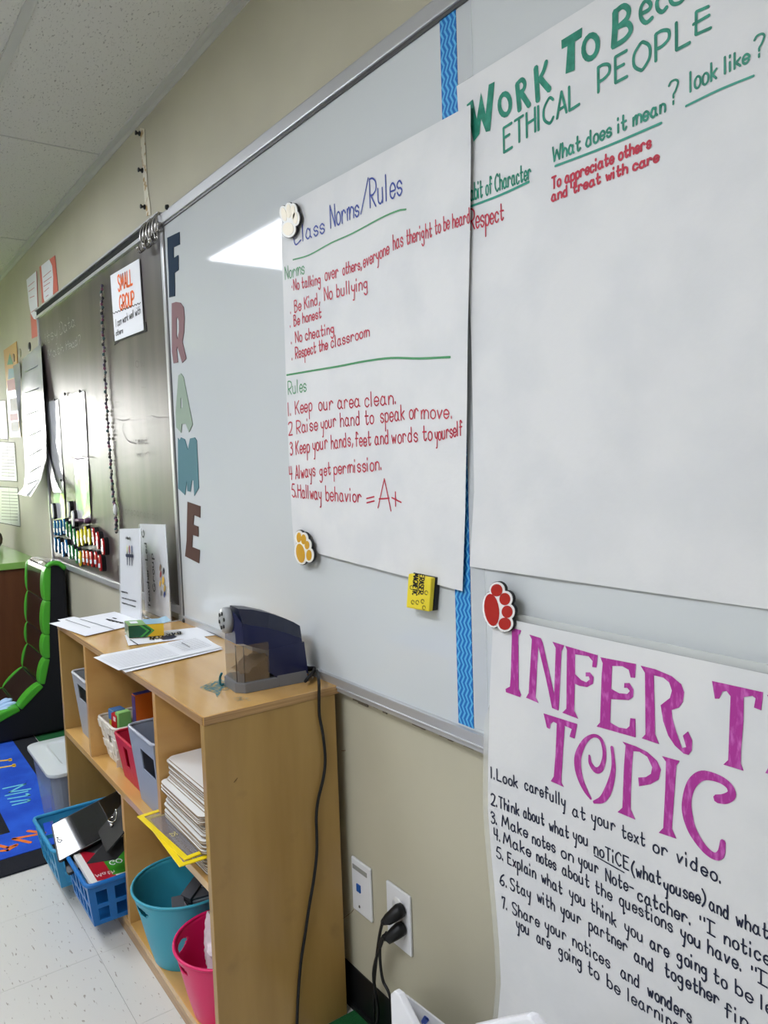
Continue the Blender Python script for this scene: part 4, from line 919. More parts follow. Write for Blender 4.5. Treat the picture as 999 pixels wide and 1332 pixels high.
for k in range(6):
    a = k*math.pi/3+.3; mb = MB(); mb.lathe((dx_+math.cos(a)*.0155, 0, dc.z+math.sin(a)*.0155), [(.0005, fy0-.0166), (.0042, fy0-.0166), (.0042, fy0-.0145)], 12, axis='y'); mb.out('pencil_hole', BK, dl)
zt, zb = dr[0].z, SZ+.0225
poly = [(XS+.0008, dr[1].y), (XS+.0008, fy0+.011), (XS-.014, fy0-.001), (XS-Wd+.014, fy0-.001), (XS-Wd-.0008, fy0+.011), (XS-Wd-.0008, dr[1].y)]
mb = MB(); n = len(poly)
for i in range(n-1):
    (x0, y0), (x1, y1) = poly[i], poly[i+1]; mb.add([(x0, y0, zb), (x1, y1, zb), (x1, y1, zt-.0015), (x0, y0, zt-.0015)], [(0, 1, 2, 3)])
mb.out('shavings_drawer', SMOKE, t, fix=False)
mb = MB()
for (x0, y0) in poly[1:3]: mb.tube([(x0, y0, zb), (x0, y0, zt-.002)], .0009, 5)
mb.out('drawer_edge', mat('smoky_edge', (60, 52, 44), .2), t)
random.seed(2); mb = MB(); Ds = dr[1].y-dr[0].y-.004
mb.grid(lambda u, v: Vector((XS-.004-(Wd-.01)*v, fy0+.012+(Ds-.01)*u, zb+.014+.034*u*(1-.2*v)+random.uniform(-.003, .003))), 14, 10)
k = [Vector((XS-.004, fy0+.012+(Ds-.01)*i/14, zb)) for i in range(15)]
mb.add([(p.x, p.y, p.z) for p in k]+[mb.v[i] for i in range(15)], [(i, i+1, 16+i, 15+i) for i in range(14)])
mb.out('pencil_shavings', mat('pencil_shavings', (126, 102, 74), .9, bump=(300, 1, .003)), t, fix=False)['kind'] = 'stuff'
zc = SZ+.0245
y0, y1, y2 = fy0+.006, -.118, -.048
MB().prism([(XS+.004, y1, SZ), (XS+.004, y0+.004, SZ), (XS-.014, y0-.012, SZ), (XS-Wd+.014, y0-.012, SZ), (XS-Wd-.004, y0+.004, SZ), (XS-Wd-.004, y1, SZ)], (0, 0, zc-.003-SZ)).out('base_front', GBASE, t, bevel=.0015)
MB().hexa([(XS+.0035, y1+.001, SZ), (XS+.0035, y2, SZ), (XS-Wd-.002, y2, SZ), (XS-Wd-.002, y1+.001, SZ), (XS+.0012, y1-.003, zc), (XS+.0012, y2-.005, zc), (XS-Wd+.001, y2-.005, zc), (XS-Wd+.001, y1-.003, zc)]).out('base_rear', GBASE, t, bevel=.001)
mb = MB(); c = Vector((XS-Wd+.012, fy0-.014, SZ)); mb.tube(ease([c+Vector((.003, .006, .004)), c+Vector((0, 0, .004)), c+Vector((-.002, .000, .018)), c+Vector((0, .004, .028))], 4), .0028, 6); mb.out('teal_clip', mat('teal_clip', (20, 96, 104), .35), t)
piv = Vector((XS, fy0+.01, 0))-ROOT[t.name]; RM = Matrix.Translation(piv) @ Matrix.Rotation(math.radians(-5), 4, 'Z') @ Matrix.Translation(-piv)
for o in list(t.children):
    o.data.transform(RM)
    for c in o.children: c.data.transform(RM)
# its cord, down the side of the shelf
c0 = on_x(397.5, 869.5, XS-.03)
X1 = SX1+.0065
side = [(411, 875), (414.5, 884), (415, 905), (415.5, 930), (420, 955), (423, 985), (421, 1010), (414, 1040), (411.5, 1062), (412, 1085), (412, 1110), (408, 1145), (402, 1180), (397, 1215), (391, 1255), (387.5, 1300), (386, 1340)]
Pc = [c0, c0+Vector((.02, .012, .002)), Vector((X1-.045, -.075, SZ+.012)), Vector((X1-.012, -.078, SZ+.007))]+[on_x(a, b, X1) for a, b in side[1:]]
Pc[3] = on_z(410.5, 871.5, SZ+.010)
last = Pc[-1]; Pc += [Vector((X1+.002, last.y-.004, .04)), Vector((X1+.03, -.14, .012)), Vector((X1+.08, -.06, .012)), Vector((-1.262, -.022, .05)), Vector((-1.258, -.030, .16)), on_y(497, 1225, -.038), on_y(503, 1213, -.034)]
mb = MB(); mb.tube(ease(Pc, 6), .0034, 8); mb.out('power_cord', RUB, t)
mb = MB(); mb.tube([c0+Vector((-.006, 0, 0)), c0+Vector((.004, .002, 0)), c0+Vector((.016, .008, .001))], [.006, .0065, .0045], 8); mb.out('strain_relief', RUB, t)

# ---------------- sockets
def plate(label, quadTL, w, h, name):
    a = on_y(*quadTL, 0); t = thing(name, label, 'wall plate', (a.x+w/2, 0, a.z-h))
    MB().box((a.x, -.006, a.z-h), (a.x+w, -.0005, a.z)).out('cover_plate', WPL, t, bevel=.003, seg=2); return t, a
t, a = plate('white duplex outlet cover with two black plugs in it', (504.8, 1143.5), .079, .124, 'outlet_plate')
for k, zz in enumerate((.036, .088)):
    mb = MB(); mb.lathe((a.x+.0395, 0, a.z-zz), [(.0005, -.0085), (.016, -.0085), (.017, -.006)], 20, axis='y'); mb.out('socket', mat('socket_white', (220, 220, 218), .4), t)
mb = MB(); mb.lathe((a.x+.0395, 0, a.z-.062), [(.0005, -.0075), (.003, -.0075), (.003, -.006)], 10, axis='y'); mb.out('screw', STEEL, t)
ox = a.x+.0395
def plug(label, px, py, tail, cord):
    p = on_y(px, py, -.012); t = thing('power_plug', label, 'plug', (p.x, -.012, p.z))
    q = Vector((p.x-.012, -.036, p.z-.016)); r = on_y(tail[0], tail[1], -.040)
    mb = MB(); mb.tube([Vector((p.x, -.009, p.z)), Vector((p.x, -.016, p.z)), p.lerp(q, .55), q, q.lerp(r, .6), r], [.0135, .0145, .013, .011, .0065, .0048], 10); mb.out('plug_body', RUB, t)
    mb = MB()
    for i in range(3): c = q.lerp(r, .35+.2*i); mb.tube([c, c+(r-q)*.08], .0085-.001*i, 8)
    mb.out('grip_rings', RUB, t)
    if cord: mb = MB(); mb.tube(ease([r]+[on_y(x, y, d) for x, y, d in cord], 6), .0032, 8); mb.out('cord', RUB, t)
    return t
plug('upper black plug in the outlet cover', 521, 1184, (497.5, 1200), [(494, 1215, -.036), (490.5, 1240, -.030), (487.5, 1270, -.026), (486.5, 1300, -.024), (487, 1345, -.02)])
plug('lower black plug in the outlet cover', 522, 1208, (499, 1217), [(494.5, 1228, -.038), (494.5, 1250, -.034), (498, 1275, -.03), (506, 1292, -.03), (512, 1320, -.03)])
t, a = plate('white data plate with a blue port, half hidden by the shelf', (459.5, 1112), .072, .118, 'data_plate')
a2 = on_y(470, 1154, 0)
MB().box((a2.x-.007, -.0085, a2.z-.008), (a2.x+.007, -.0055, a2.z+.008)).out('blue_port', mat('port_blue', (20, 84, 160), .4), t)
MB().box((a.x+.006, -.0068, a.z-.024), (a.x+.060, -.0058, a.z-.014)).out('label_strip', mat('label_grey', (150, 150, 146), .5), t)
c = on_y(471, 1178, 0); mb = MB(); mb.lathe((c.x, 0, c.z), [(.0005, -.0072), (.003, -.0072), (.003, -.006)], 10, axis='y'); mb.out('screw', STEEL, t)

# ---------------- tack strip on the upper wall
t = thing('stained_tape', 'stained yellowed tape strip stuck on the wall above the chalkboard', 'tape', on_y(190, 277, 0))
mb = MB(); flatpoly(mb, .0005, [(180.5, 166), (186, 167), (190, 240), (193, 262), (194.5, 279), (189, 281), (186.5, 262), (184.5, 230), (182.5, 200)], thick=.0012)
mb.out('tape', mat('yellowed_tape', (224, 218, 200), .6, var=(34, (176, 146, 96), .52, .6, XYZ)), t)
for k, (px, py, lb) in enumerate(((183, 174, 'topmost'), (186.5, 222, 'middle'), (189.5, 269.5, 'lowest'))):
    p = on_y(px, py, 0); mb = MB(); mb.lathe((p.x, 0, p.z), [(.0005, -.017), (.007, -.017), (.007, -.014), (.004, -.012), (.004, -.008), (.008, -.005), (.008, -.0022), (.0005, -.0022)], 12, axis='y')
    tag(mb.out('push_pin', BK), lb+' of three black push pins in the stained tape', 'push pin', 'push pins in the tape strip')

# ---------------- magnets on the whiteboard
def paw(label, rim_rgb, pad_rgb, pads, y0):
    c = on_y(sum(p[0] for p in pads)/len(pads), max(p[1]+p[3] for p in pads), -y0); t = thing('paw_magnet', label, 'magnet', c)
    def disc(mb, p, e, y, th):
        n = 20; pts = []; a0 = p[4] if len(p) > 4 else 0
        for i in range(n):
            a = 2*math.pi*i/n; x, z = (p[2]+e)*math.cos(a), (p[3]+e)*math.sin(a); q = on_y(p[0]+x*math.cos(a0)-z*math.sin(a0), p[1]+x*math.sin(a0)+z*math.cos(a0), -y0); pts.append((q.x, -y, q.z))
        mb.prism(pts, (0, -th, 0))
    cx = sum(p[0] for p in pads)/len(pads); cy = sum(p[1] for p in pads)/len(pads)
    fill = [cx-1, cy, 5, 9]
    mb = MB(); [disc(mb, p, 3.3, y0-.004, .0045) for p in pads+[fill]]; mb.out('magnet_back', BK, t)
    mb = MB(); [disc(mb, p, 2.6, y0+.0006, .0012+.00002*i) for i, p in enumerate(pads+[fill])]; mb.out('rim', mat('paw_rim_%d' % sum(rim_rgb), rim_rgb, .4), t)
    pm = mat('paw_pad_%d' % sum(pad_rgb), pad_rgb, .4)
    for i, p in enumerate(pads): mb = MB(); disc(mb, p, 0, y0+.0020, .0006); mb.out('palm_pad' if i == 0 else 'toe_pad', pm, t)
paw('red paw print magnet at the corner of the infer chart', (240, 238, 236), (176, 34, 24), [(641, 793, 9.5, 21, -.12), (647.5, 767.5, 7.5, 8), (658, 779, 7, 8), (661, 795.5, 7, 8), (658, 811, 8, 8)], .0355)
paw('yellow paw print magnet at the bottom left of the norms chart', (238, 236, 230), (214, 160, 30), [(392, 719.5, 5.5, 12.5, -.15), (390, 699, 3, 6.5), (396, 701.5, 3.2, 6.5), (400.5, 709, 3, 5.5), (403, 722, 3.5, 7)], .030)
paw('cream paw print magnet at the top left of the norms chart', (238, 236, 228), (243, 232, 208), [(376, 298, 7, 8.5), (370.5, 279, 3.2, 9, -.2), (376.5, 275, 3, 9), (382, 276, 3, 9), (385, 284, 3, 7.5)], .030)
# magnetic eraser
t = thing('magnetic_eraser', 'yellow magnetic eraser on the whiteboard under the norms chart', 'eraser', on_y(544, 795, -.02))
e = [on_y(*p, -.034) for p in ((531, 746), (561, 752), (557.5, 796), (528, 790.5))]
MB().prism(e, (0, .010, 0)).out('eraser_body', YELF, t, bevel=.003)
MB().prism([Vector((p.x, -.0242, p.z)) for p in e], (0, .0115, 0)).out('felt_pad', BK, t, bevel=.002)
mb = MB(); put = lambda q: Vector((q.x, -.0346, q.y))
def eput(q): return (e[3].lerp(e[2], q.x)).lerp(e[0].lerp(e[1], q.x), q.y)+Vector((0, -.0006, 0))
for txt, x, a, b in (('MAGNETIC', .36, 1.05, .42), ('ERASER.', .62, 1.05, .45)):
    tot, st = layout(txt)
    for s in st: ribbon(mb, [Vector((.36+(x-.36)-.0+(p.y/7-.5)*.2*1, a+(b-a)*p.x/tot)) for p in s], .035, eput)
for cx, cy in ((.2, .62), (.3, .2), (.72, .28), (.8, .1), (.85, .55), (.5, .22)):
    ribbon(mb, [Vector((cx+.07*math.cos(a*.9), cy+.06*math.sin(a*.9))) for a in range(7)], .02, eput)
mb.out('printed_text', BLACK_INK, t, fix=False)

# ================================================================== THINGS IN THE SHELF
def panel(mb, P00, P10, P11, P01, holes, th):
    """flat wall with rectangular holes (u0, v0, u1, v1), thickness th along its normal"""
    us = sorted({0., 1., *[h[0] for h in holes], *[h[2] for h in holes]}); vs = sorted({0., 1., *[h[1] for h in holes], *[h[3] for h in holes]})
    n = (P10-P00).cross(P01-P00).normalized()*th
    pt = lambda u, v: (P00.lerp(P10, u)).lerp(P01.lerp(P11, u), v)
    hole = lambda i, j: any(h[0]-1e-6 <= us[i] and us[i+1] <= h[2]+1e-6 and h[1]-1e-6 <= vs[j] and vs[j+1] <= h[3]+1e-6 for h in holes)
    for i in range(len(us)-1):
        for j in range(len(vs)-1):
            if hole(i, j): continue
            c = [pt(us[i], vs[j]), pt(us[i+1], vs[j]), pt(us[i+1], vs[j+1]), pt(us[i], vs[j+1])]; d = [p+n for p in c]
            mb.add(c+d, [(0, 1, 2, 3), (7, 6, 5, 4)])
            for k, (ii, jj) in enumerate(((i, j-1), (i+1, j), (i, j+1), (i-1, j))):
                if ii < 0 or jj < 0 or ii > len(us)-2 or jj > len(vs)-2 or hole(ii, jj): mb.add([c[k], c[(k+1) % 4], d[(k+1) % 4], d[k]], [(0, 1, 2, 3)])
def basket(name, label, cat, x0, x1, y0, y1, z0, z1, ins, m, front=(), side=(), th=.0025, rim=.004, group=None, rimm=None, rot=0.):
    """tapered open box; front faces the room (y0)"""
    cx, cy = (x0+x1)/2, (y0+y1)/2
    t = thing(name, label, cat, (cx, cy, z0), group)
    def R_(x, y, z):
        dx, dy = x-cx, y-cy; return Vector((cx+dx*math.cos(rot)-dy*math.sin(rot), cy+dx*math.sin(rot)+dy*math.cos(rot), z))
    b = [R_(x0+ins, y0+ins, z0), R_(x1-ins, y0+ins, z0), R_(x1-ins, y1-ins, z0), R_(x0+ins, y1-ins, z0)]
    u = [R_(x0, y0, z1), R_(x1, y0, z1), R_(x1, y1, z1), R_(x0, y1, z1)]
    for i, nm in enumerate(('front_wall', 'right_wall', 'rear_wall', 'left_wall')):
        mb = MB(); j = (i+1) % 4; panel(mb, b[i], b[j], u[j], u[i], list(front if i in (0, 2) else side), -th); mb.out(nm, m, t, fix=False)
    MB().prism([p+Vector((0, 0, .0005)) for p in b], (0, 0, th)).out('floor_panel', m, t)
    mb = MB(); c = []
    for i in range(4):
        p = u[i]; a = u[i-1]; q = u[(i+1) % 4]; r = .014
        c += [p+(a-p).normalized()*r, p+(a-p).normalized()*r*.3+(q-p).normalized()*r*.3, p+(q-p).normalized()*r]
    mb.tube(c, rim, 8, closed=True); mb.out('rim', rimm or m, t)
    return t
GRYB = mat('grey_bin_plastic', (160, 164, 170), .45); WHTB = mat('woven_white_plastic', (222, 216, 204), .5, bump=(60, .5, .003)); REDB = mat('woven_red_plastic', (190, 30, 62), .45, bump=(60, .5, .003))
GRYL = mat('grey_blue_bin_plastic', (146, 154, 172), .4)
Zs = .4
basket('storage_bin', 'light grey plastic bin alone in the left upper cubby', 'bin', -2.462, -2.285, -.305, -.045, Zs, .592, .018, GRYB, [(.28, .62, .85, .86)], rimm=mat('bin_rim_light', (196, 198, 202), .4))
tag(MB().lathe((-2.365, -.2, .50), [(.0, 0), (.04, .0), (.055, .06), (.05, .11), (.02, .135), (.001, .137)], 14).out('green_ball', mat('green_foam', (14, 96, 60), .8, bump=(80, .6, .004))), 'dark green soft ball sitting in the left grey bin', 'ball')
b1 = basket('woven_basket', 'white woven plastic basket filled with crayon boxes', 'basket', -2.208, -2.052, -.300, -.045, Zs, .517, .020, WHTB, [(.40, .48, .58, .82)])
mb = MB()
for r in range(4):
    for k in range(4):
        z0, z1 = Zs+.008+r*.027, Zs+.030+r*.027; f0, f1 = (z0-Zs)/.117, (z1-Zs)/.117
        i0, i1 = .020*(1-f0), .020*(1-f1); y0, y1 = -.300+i0, -.300+i1
        if r == 2 and k in (1, 2): continue
        a0, a1 = -2.208+i0+(.156-2*i0)*(k/4+.01), -2.208+i0+(.156-2*i0)*((k+1)/4-.01)
        pr = .0045 if (r+k) % 2 else .002
        mb.hexa([Vector((a0, y0, z0)), Vector((a1, y0, z0)), Vector((a1, y0-pr, z0)), Vector((a0, y0-pr, z0)), Vector((a0, y1, z1)), Vector((a1, y1, z1)), Vector((a1, y1-pr, z1)), Vector((a0, y1-pr, z1))])
mb.out('weave_bands', WHTB, b1)['kind'] = 'stuff'
mb = MB()
for r in range(4):
    z0, z1 = Zs+.008+r*.027, Zs+.030+r*.027; f0, f1 = (z0-Zs)/.117, (z1-Zs)/.117
    for k in range(6):
        xx0, xx1 = -2.052-.020*(1-f0), -2.052-.020*(1-f1); pr = .004 if (r+k) % 2 else .0015; a0, a1 = -.295+k*.04, -.295+k*.04+.037
        mb.hexa([Vector((xx0, a0, z0)), Vector((xx0, a1, z0)), Vector((xx0+pr, a1, z0)), Vector((xx0+pr, a0, z0)), Vector((xx1, a0, z1)), Vector((xx1, a1, z1)), Vector((xx1+pr, a1, z1)), Vector((xx1+pr, a0, z1))])
mb.out('weave_bands', WHTB, b1)['kind'] = 'stuff'
basket('woven_basket', 'crimson woven plastic basket between the white and grey ones', 'basket', -2.038, -1.880, -.305, -.045, Zs, .518, .016, REDB, [(.38, .36, .60, .82)])
basket('storage_bin', 'tall blue-grey plastic bin at the right of the middle cubby', 'bin', -1.872, -1.690, -.318, -.040, Zs, .585, .018, GRYL, [(.42, .52, .95, .80)], rimm=mat('bin_rim_blue_grey', (170, 176, 190), .35))
def carton(name, label, c, size, rz, tilt, rgb, top=None, extras=(), group=None):
    """upright carton: c centre of its foot; size (w along x, d along y, h)"""
    t = thing(name, label, 'box', c, group); w, d, h = size
    M_ = Matrix.Translation(Vector(c)) @ Matrix.Rotation(rz, 4, 'Z') @ Matrix.Rotation(tilt, 4, 'Y')
    pt = lambda x, y, z: M_ @ Vector((x, y, z))
    def bx(x0, x1, y0, y1, z0, z1): return [pt(x0, y0, z0), pt(x1, y0, z0), pt(x1, y1, z0), pt(x0, y1, z0), pt(x0, y0, z1), pt(x1, y0, z1), pt(x1, y1, z1), pt(x0, y1, z1)]
    MB().hexa(bx(-w/2, w/2, -d/2, d/2, 0, h)).out('carton', mat('carton_%d_%d_%d' % rgb, rgb, .35), t)
    if top: MB().hexa(bx(-w/2+.001, w/2-.001, -d/2+.001, d/2-.001, h, h+.0012)).out('top_flap', mat('carton_%d_%d_%d' % top, top, .35), t)
    for nm, rgb2, (x0, x1, z0, z1), face in extras:
        if face == 'f': q = bx(x0*w-w/2, x1*w-w/2, -d/2-.0008, -d/2, z0*h, z1*h)
        else: q = bx(w/2, w/2+.0008, x0*d-d/2, x1*d-d/2, z0*h, z1*h)
        MB().hexa(q).out(nm, mat('carton_%d_%d_%d' % rgb2, rgb2, .35), t)
    return t, pt
carton('crayon_carton', 'small blue-topped carton at the left of the white woven basket', (-2.168, -.258, .440), (.034, .034, .098), .1, 0, (214, 206, 70), (66, 130, 200), [('blue_band', (66, 130, 200), (0, 1, .72, 1), 'f'), ('blue_band', (66, 130, 200), (0, 1, .72, 1), 's')])
carton('crayon_carton', 'narrow red carton in the front of the white woven basket', (-2.121, -.277, .435), (.034, .012, .105), .1, .06, (186, 22, 32), (190, 40, 46), [('white_print', (236, 220, 220), (.45, .85, .84, .95), 'f'), ('white_print', (236, 220, 220), (.5, .75, .06, .12), 'f')])
carton('crayon_carton', 'pale green carton beside the red one in the white basket', (-2.098, -.262, .445), (.024, .034, .103), .1, 0, (124, 186, 104), (150, 208, 126))
carton('crayon_carton', 'dark red carton behind the pale green one', (-2.112, -.190, .44), (.036, .04, .128), .1, 0, (160, 36, 44), None, [('silver_band', (150, 150, 158), (0, 1, .1, .45), 'f')])
t, pt = carton('snack_carton', 'tall orange carton with open blue top in the middle cubby', (-2.070, -.214, .430), (.024, .052, .168), .05, 0, (210, 108, 34), (24, 52, 150), [('purple_panel', (78, 50, 120), (0, 1, 0, .98), 'f'), ('yellow_panel', (240, 206, 60), (.1, .9, .12, .55), 's')])
mb = MB()
tot, st = layout('SNK')
for s in st: ribbon(mb, [Vector((.022-.045*(1-p.y/7)*.9, .040+.052*(p.x/tot))) for p in s], .005, lambda q: pt(.0132, q.x, q.y))
mb.out('printed_text', mat('maroon_print', (120, 20, 40), .4), t, fix=False)
carton('yellow_carton', 'yellow and black carton at the back of the middle cubby', (-1.965, -.175, .455), (.085, .05, .120), -.1, 0, (226, 200, 50), None, [('black_panel', (26, 26, 30), (0, .25, 0, 1), 'f'), ('white_panel', (232, 230, 226), (.55, .9, .45, .85), 'f'), ('red_panel', (180, 30, 40), (.6, 1, .05, .3), 'f')])
t = thing('folded_bag', 'dark cloth bag pushed into the back of the middle cubby', 'bag', (-2.0, -.10, .43))
mb = MB(); mb.lathe((-2.0, -.105, .43), [(.001, 0), (.09, .004), (.10, .08), (.105, .15), (.09, .195), (.05, .205), (.001, .206)], 16, 1.05, .44); mb.out('bag_body', mat('black_cloth', (24, 24, 28), .9), t)
mb = MB(); mb.lathe((-2.01, -.105, .628), [(.001, 0), (.09, .006), (.08, .03), (.001, .048)], 14, 1, .42); mb.out('blue_lining', mat('grey_blue_cloth', (104, 120, 142), .8), t)

# dry-erase lap boards
def rrect(x0, x1, y0, y1, r, z, n=5):
    pts = []
    for cx, cy, a0 in ((x1-r, y1-r, 0), (x0+r, y1-r, 90), (x0+r, y0+r, 180), (x1-r, y0+r, 270)):
        for i in range(n+1): a = math.radians(a0+90*i/n); pts.append(Vector((cx+r*math.cos(a), cy+r*math.sin(a), z)))
    return pts
me_top = MB().prism(rrect(-.115, .115, -.15, .15, .016, 0), (0, 0, .0009)).mesh('board_face'); me_core = MB().prism(rrect(-.1148, .1148, -.1498, .1498, .016, 0), (0, 0, .0026)).mesh('board_core')
me_top.materials.append(mat('lap_board_white', (236, 236, 234), .2)); me_core.materials.append(mat('lap_board_core', (138, 116, 92), .8))
random.seed(11); z = Zs+.0005; k = 0; pouch_z = None
while z < .572:
    if pouch_z is None and z > .436: pouch_z = z; z += .007; dy_off = -.018
    d = thing('lap_board', '', 'whiteboard', (-1.5205, -.158, z), 'white lap boards stacked in the right cubby')
    frac = (z-Zs)/.17
    slide = (-.012 if frac < .2 else (-.022 if frac < .42 else (-.012 if frac < .6 else -.024 if frac < .72 else 0)))
    d.location = (-1.5205+random.uniform(-.003, .002)+(-.004 if .5 < frac < .75 else 0), -.158+slide*.6+random.uniform(-.004, .004), z)
    d.rotation_euler = (0, 0, random.uniform(-.012, .012))
    c = bpy.data.objects.new('board_core', me_core); COL.objects.link(c); c.parent = d; c.location = (0, 0, 0)
    c = bpy.data.objects.new('board_face', me_top); COL.objects.link(c); c.parent = d; c.location = (0, 0, .0026)
    k += 1; gap = random.choice((.0002, .0002, .0006, .0014)); z += .0036+gap
    d['label'] = 'white dry-erase lap board in the lower part of the stack, under the yellow pouches' if pouch_z is None else 'white dry-erase lap board in the stack above the yellow pouches'
    lastb = d
ORD = 'second third fourth fifth sixth seventh eighth ninth tenth eleventh twelfth thirteenth fourteenth fifteenth sixteenth seventeenth eighteenth nineteenth twentieth'.split()
BRD = [o for o in bpy.data.objects if o.name.split('.')[0] == 'lap_board']; BRD.sort(key=lambda o: -o.location.z)
for i, o in enumerate(BRD[1:]):
    up_ = o.location.z > pouch_z
    n_ = i if up_ else i-[q.location.z > pouch_z for q in BRD].count(True)+1
    if n_ < len(ORD)+(0 if up_ else 1): o['label'] = ('%s white lap board from the top of the stack' % ORD[n_]) if up_ else ('%s lap board below the yellow pouches in the stack' % (['first']+ORD)[n_])
    else: o['label'] = '%s lap board above the yellow pouches, counted upwards' % (['first']+ORD)[[q.location.z > pouch_z for q in BRD].count(True)-1-(i+1)]
lastb['label'] = 'topmost white lap board of the stack in the right cubby'
# yellow framed pouches
def pouch(label, C, rz, z, w=.245, l=.32):
    t = thing('clear_pouch', label, 'pouch', (C[0], C[1], z)); c, s = math.cos(rz), math.sin(rz)
    R_ = lambda x, y, zz: Vector((C[0]+x*c-y*s, C[1]+x*s+y*c, zz))
    bw = .011
    mb = MB()
    for (x0, x1, y0, y1) in ((0, w, 0, bw), (0, w, l-bw, l), (0, bw, bw, l-bw), (w-bw, w, bw, l-bw)):
        mb.prism([R_(x0, y0, z), R_(x1, y0, z), R_(x1, y1, z), R_(x0, y1, z)], (0, 0, .0022))
    mb.out('yellow_frame', YEL, t)
    MB().prism([R_(bw, bw, z+.0006), R_(w-bw, bw, z+.0006), R_(w-bw, l-bw, z+.0006), R_(bw, l-bw, z+.0006)], (0, 0, .0007)).out('clear_window', mat('clear_vinyl', (150, 146, 150), .08, alpha=.28), t)
    return t, R_
pA = on_z(178.5, 1065, pouch_z); pB = on_z(240, 1122, pouch_z)
ang = math.atan2(pB.y-pA.y, pB.x-pA.x)
t, R_ = pouch('upper yellow-edged clear pouch sticking out of the board stack', (pA.x, pA.y), ang, pouch_z+.0036, w=(pB-pA).length)
mb = MB()
for s in layout('25')[1]: ribbon(mb, [Vector((.125+p.x*.0018, .021+p.y*.0016)) for p in s], .0016, lambda q: R_(q.x, q.y, pouch_z+.0062))
mb.out('number_print', mat('number_print', (214, 200, 120), .5), t, fix=False)
pouch('lower yellow-edged clear pouch turned slightly under the other', (pA.x+.012, pA.y+.010), ang-.10, pouch_z+.0004, w=(pB-pA).length)

# ---------------- buckets
def bucket(name, label, c, rt, rb, h, m, sy=1., handle=(0.,), hm=None):
    t = thing(name, label, 'bucket', c); n = 96; zs = [0, .004, .34, .66, .695]+[.76+.012*k for k in range(13)]+[.94, 1.]
    bm = bmesh.new(); rows = []
    for f in zs:
        r = rb+(rt-rb)*f; e = .0012 if f == .34 else 0
        rows.append([bm.verts.new((c[0]+(r+e)*math.cos(2*math.pi*j/n), c[1]+(r+e)*math.sin(2*math.pi*j/n)*sy, c[2]+h*f)) for j in range(n)])
    for i in range(len(zs)-1):
        for j in range(n):
            a = 2*math.pi*(j+.5)/n
            hole = any(((((a-ha+math.pi) % (2*math.pi))-math.pi)/.23)**2+((zs[i]+.006-.835)/.062)**2 < 1 for ha in handle)
            if hole: continue
            bm.faces.new((rows[i][j], rows[i][(j+1) % n], rows[i+1][(j+1) % n], rows[i+1][j]))
    bm.faces.new(rows[0][::-1])
    for f in bm.faces: f.smooth = True
    bmesh.ops.recalc_face_normals(bm, faces=bm.faces); bmesh.ops.solidify(bm, geom=bm.faces[:], thickness=.0025)
    me = bpy.data.meshes.new('tub'); bm.to_mesh(me); bm.free(); link('tub', me, m, t)
    mb = MB(); mb.tube([(c[0]+rt*math.cos(2*math.pi*j/n), c[1]+rt*math.sin(2*math.pi*j/n)*sy, c[2]+h) for j in range(n)], .0035, 8, closed=True); mb.out('rim', m, t)
    return t
TEALB = mat('teal_bucket_plastic', (58, 160, 184), .4); PINKB = mat('pink_bucket_plastic', (224, 32, 104), .35)
tb_c = (-1.738, -.243, .0485)
bucket('bucket', 'teal plastic bucket holding grey erasers in the lower cubby', tb_c, .122, .080, .176, TEALB, handle=(math.radians(278), math.radians(98)))
random.seed(8)
ERD = mat('eraser_dark', (74, 75, 80), .8); ERL = mat('eraser_light', (176, 178, 182), .7)
for k in range(11):
    a = random.uniform(-1.2, 2.4); r = random.uniform(0, .055); zz = tb_c[2]+.070+.0085*k; cx, cy = tb_c[0]+.018+r*math.cos(a)*.7, tb_c[1]+.005+r*math.sin(a)*.9
    t = thing('eraser', 'grey felt board eraser in the heap inside the teal bucket', 'eraser', (cx, cy, zz), 'erasers heaped in the teal bucket')
    for nm, z0, z1, m in (('felt_pad', 0, .011, ERL if k % 3 else ERD), ('eraser_back', .011, .018, ERD)):
        MB().box((cx-.027, cy-.014, zz+z0), (cx+.027, cy+.014, zz+z1)).out(nm, m, t, bevel=.0015)
    t.rotation_euler = (random.uniform(-.45, .45), random.uniform(-.45, .45), random.uniform(0, 3))
pb_c = (-1.506, -.240, .0485)
bucket('bucket', 'hot pink plastic bucket with a white bag inside, lower cubby', pb_c, .112, .078, .150, PINKB, handle=(math.radians(228), math.radians(272)))
mb = MB(); random.seed(4)
def bagf(u, v):
    a = 2*math.pi*u; r = .026+.026*v+.014*math.sin(a*3+v*5)+.006*math.sin(a*7+v*9); return Vector((pb_c[0]-.022+r*math.cos(a), pb_c[1]+.006+r*math.sin(a)*.85, .10+.10*v+.022*math.sin(a*2+1)*v+.006*math.sin(a*9)*v))
mb.grid(bagf, 48, 14); mb.grid(lambda u, v: bagf(u, 1)*(1-v)+Vector((pb_c[0]-.022, pb_c[1]+.006, .190))*v, 48, 6)
tag(mb.out('plastic_bag', mat('thin_white_bag', (240, 226, 232), .4, alpha=.9), fix=False), 'crumpled thin white plastic bag stuffed in the pink bucket', 'bag')

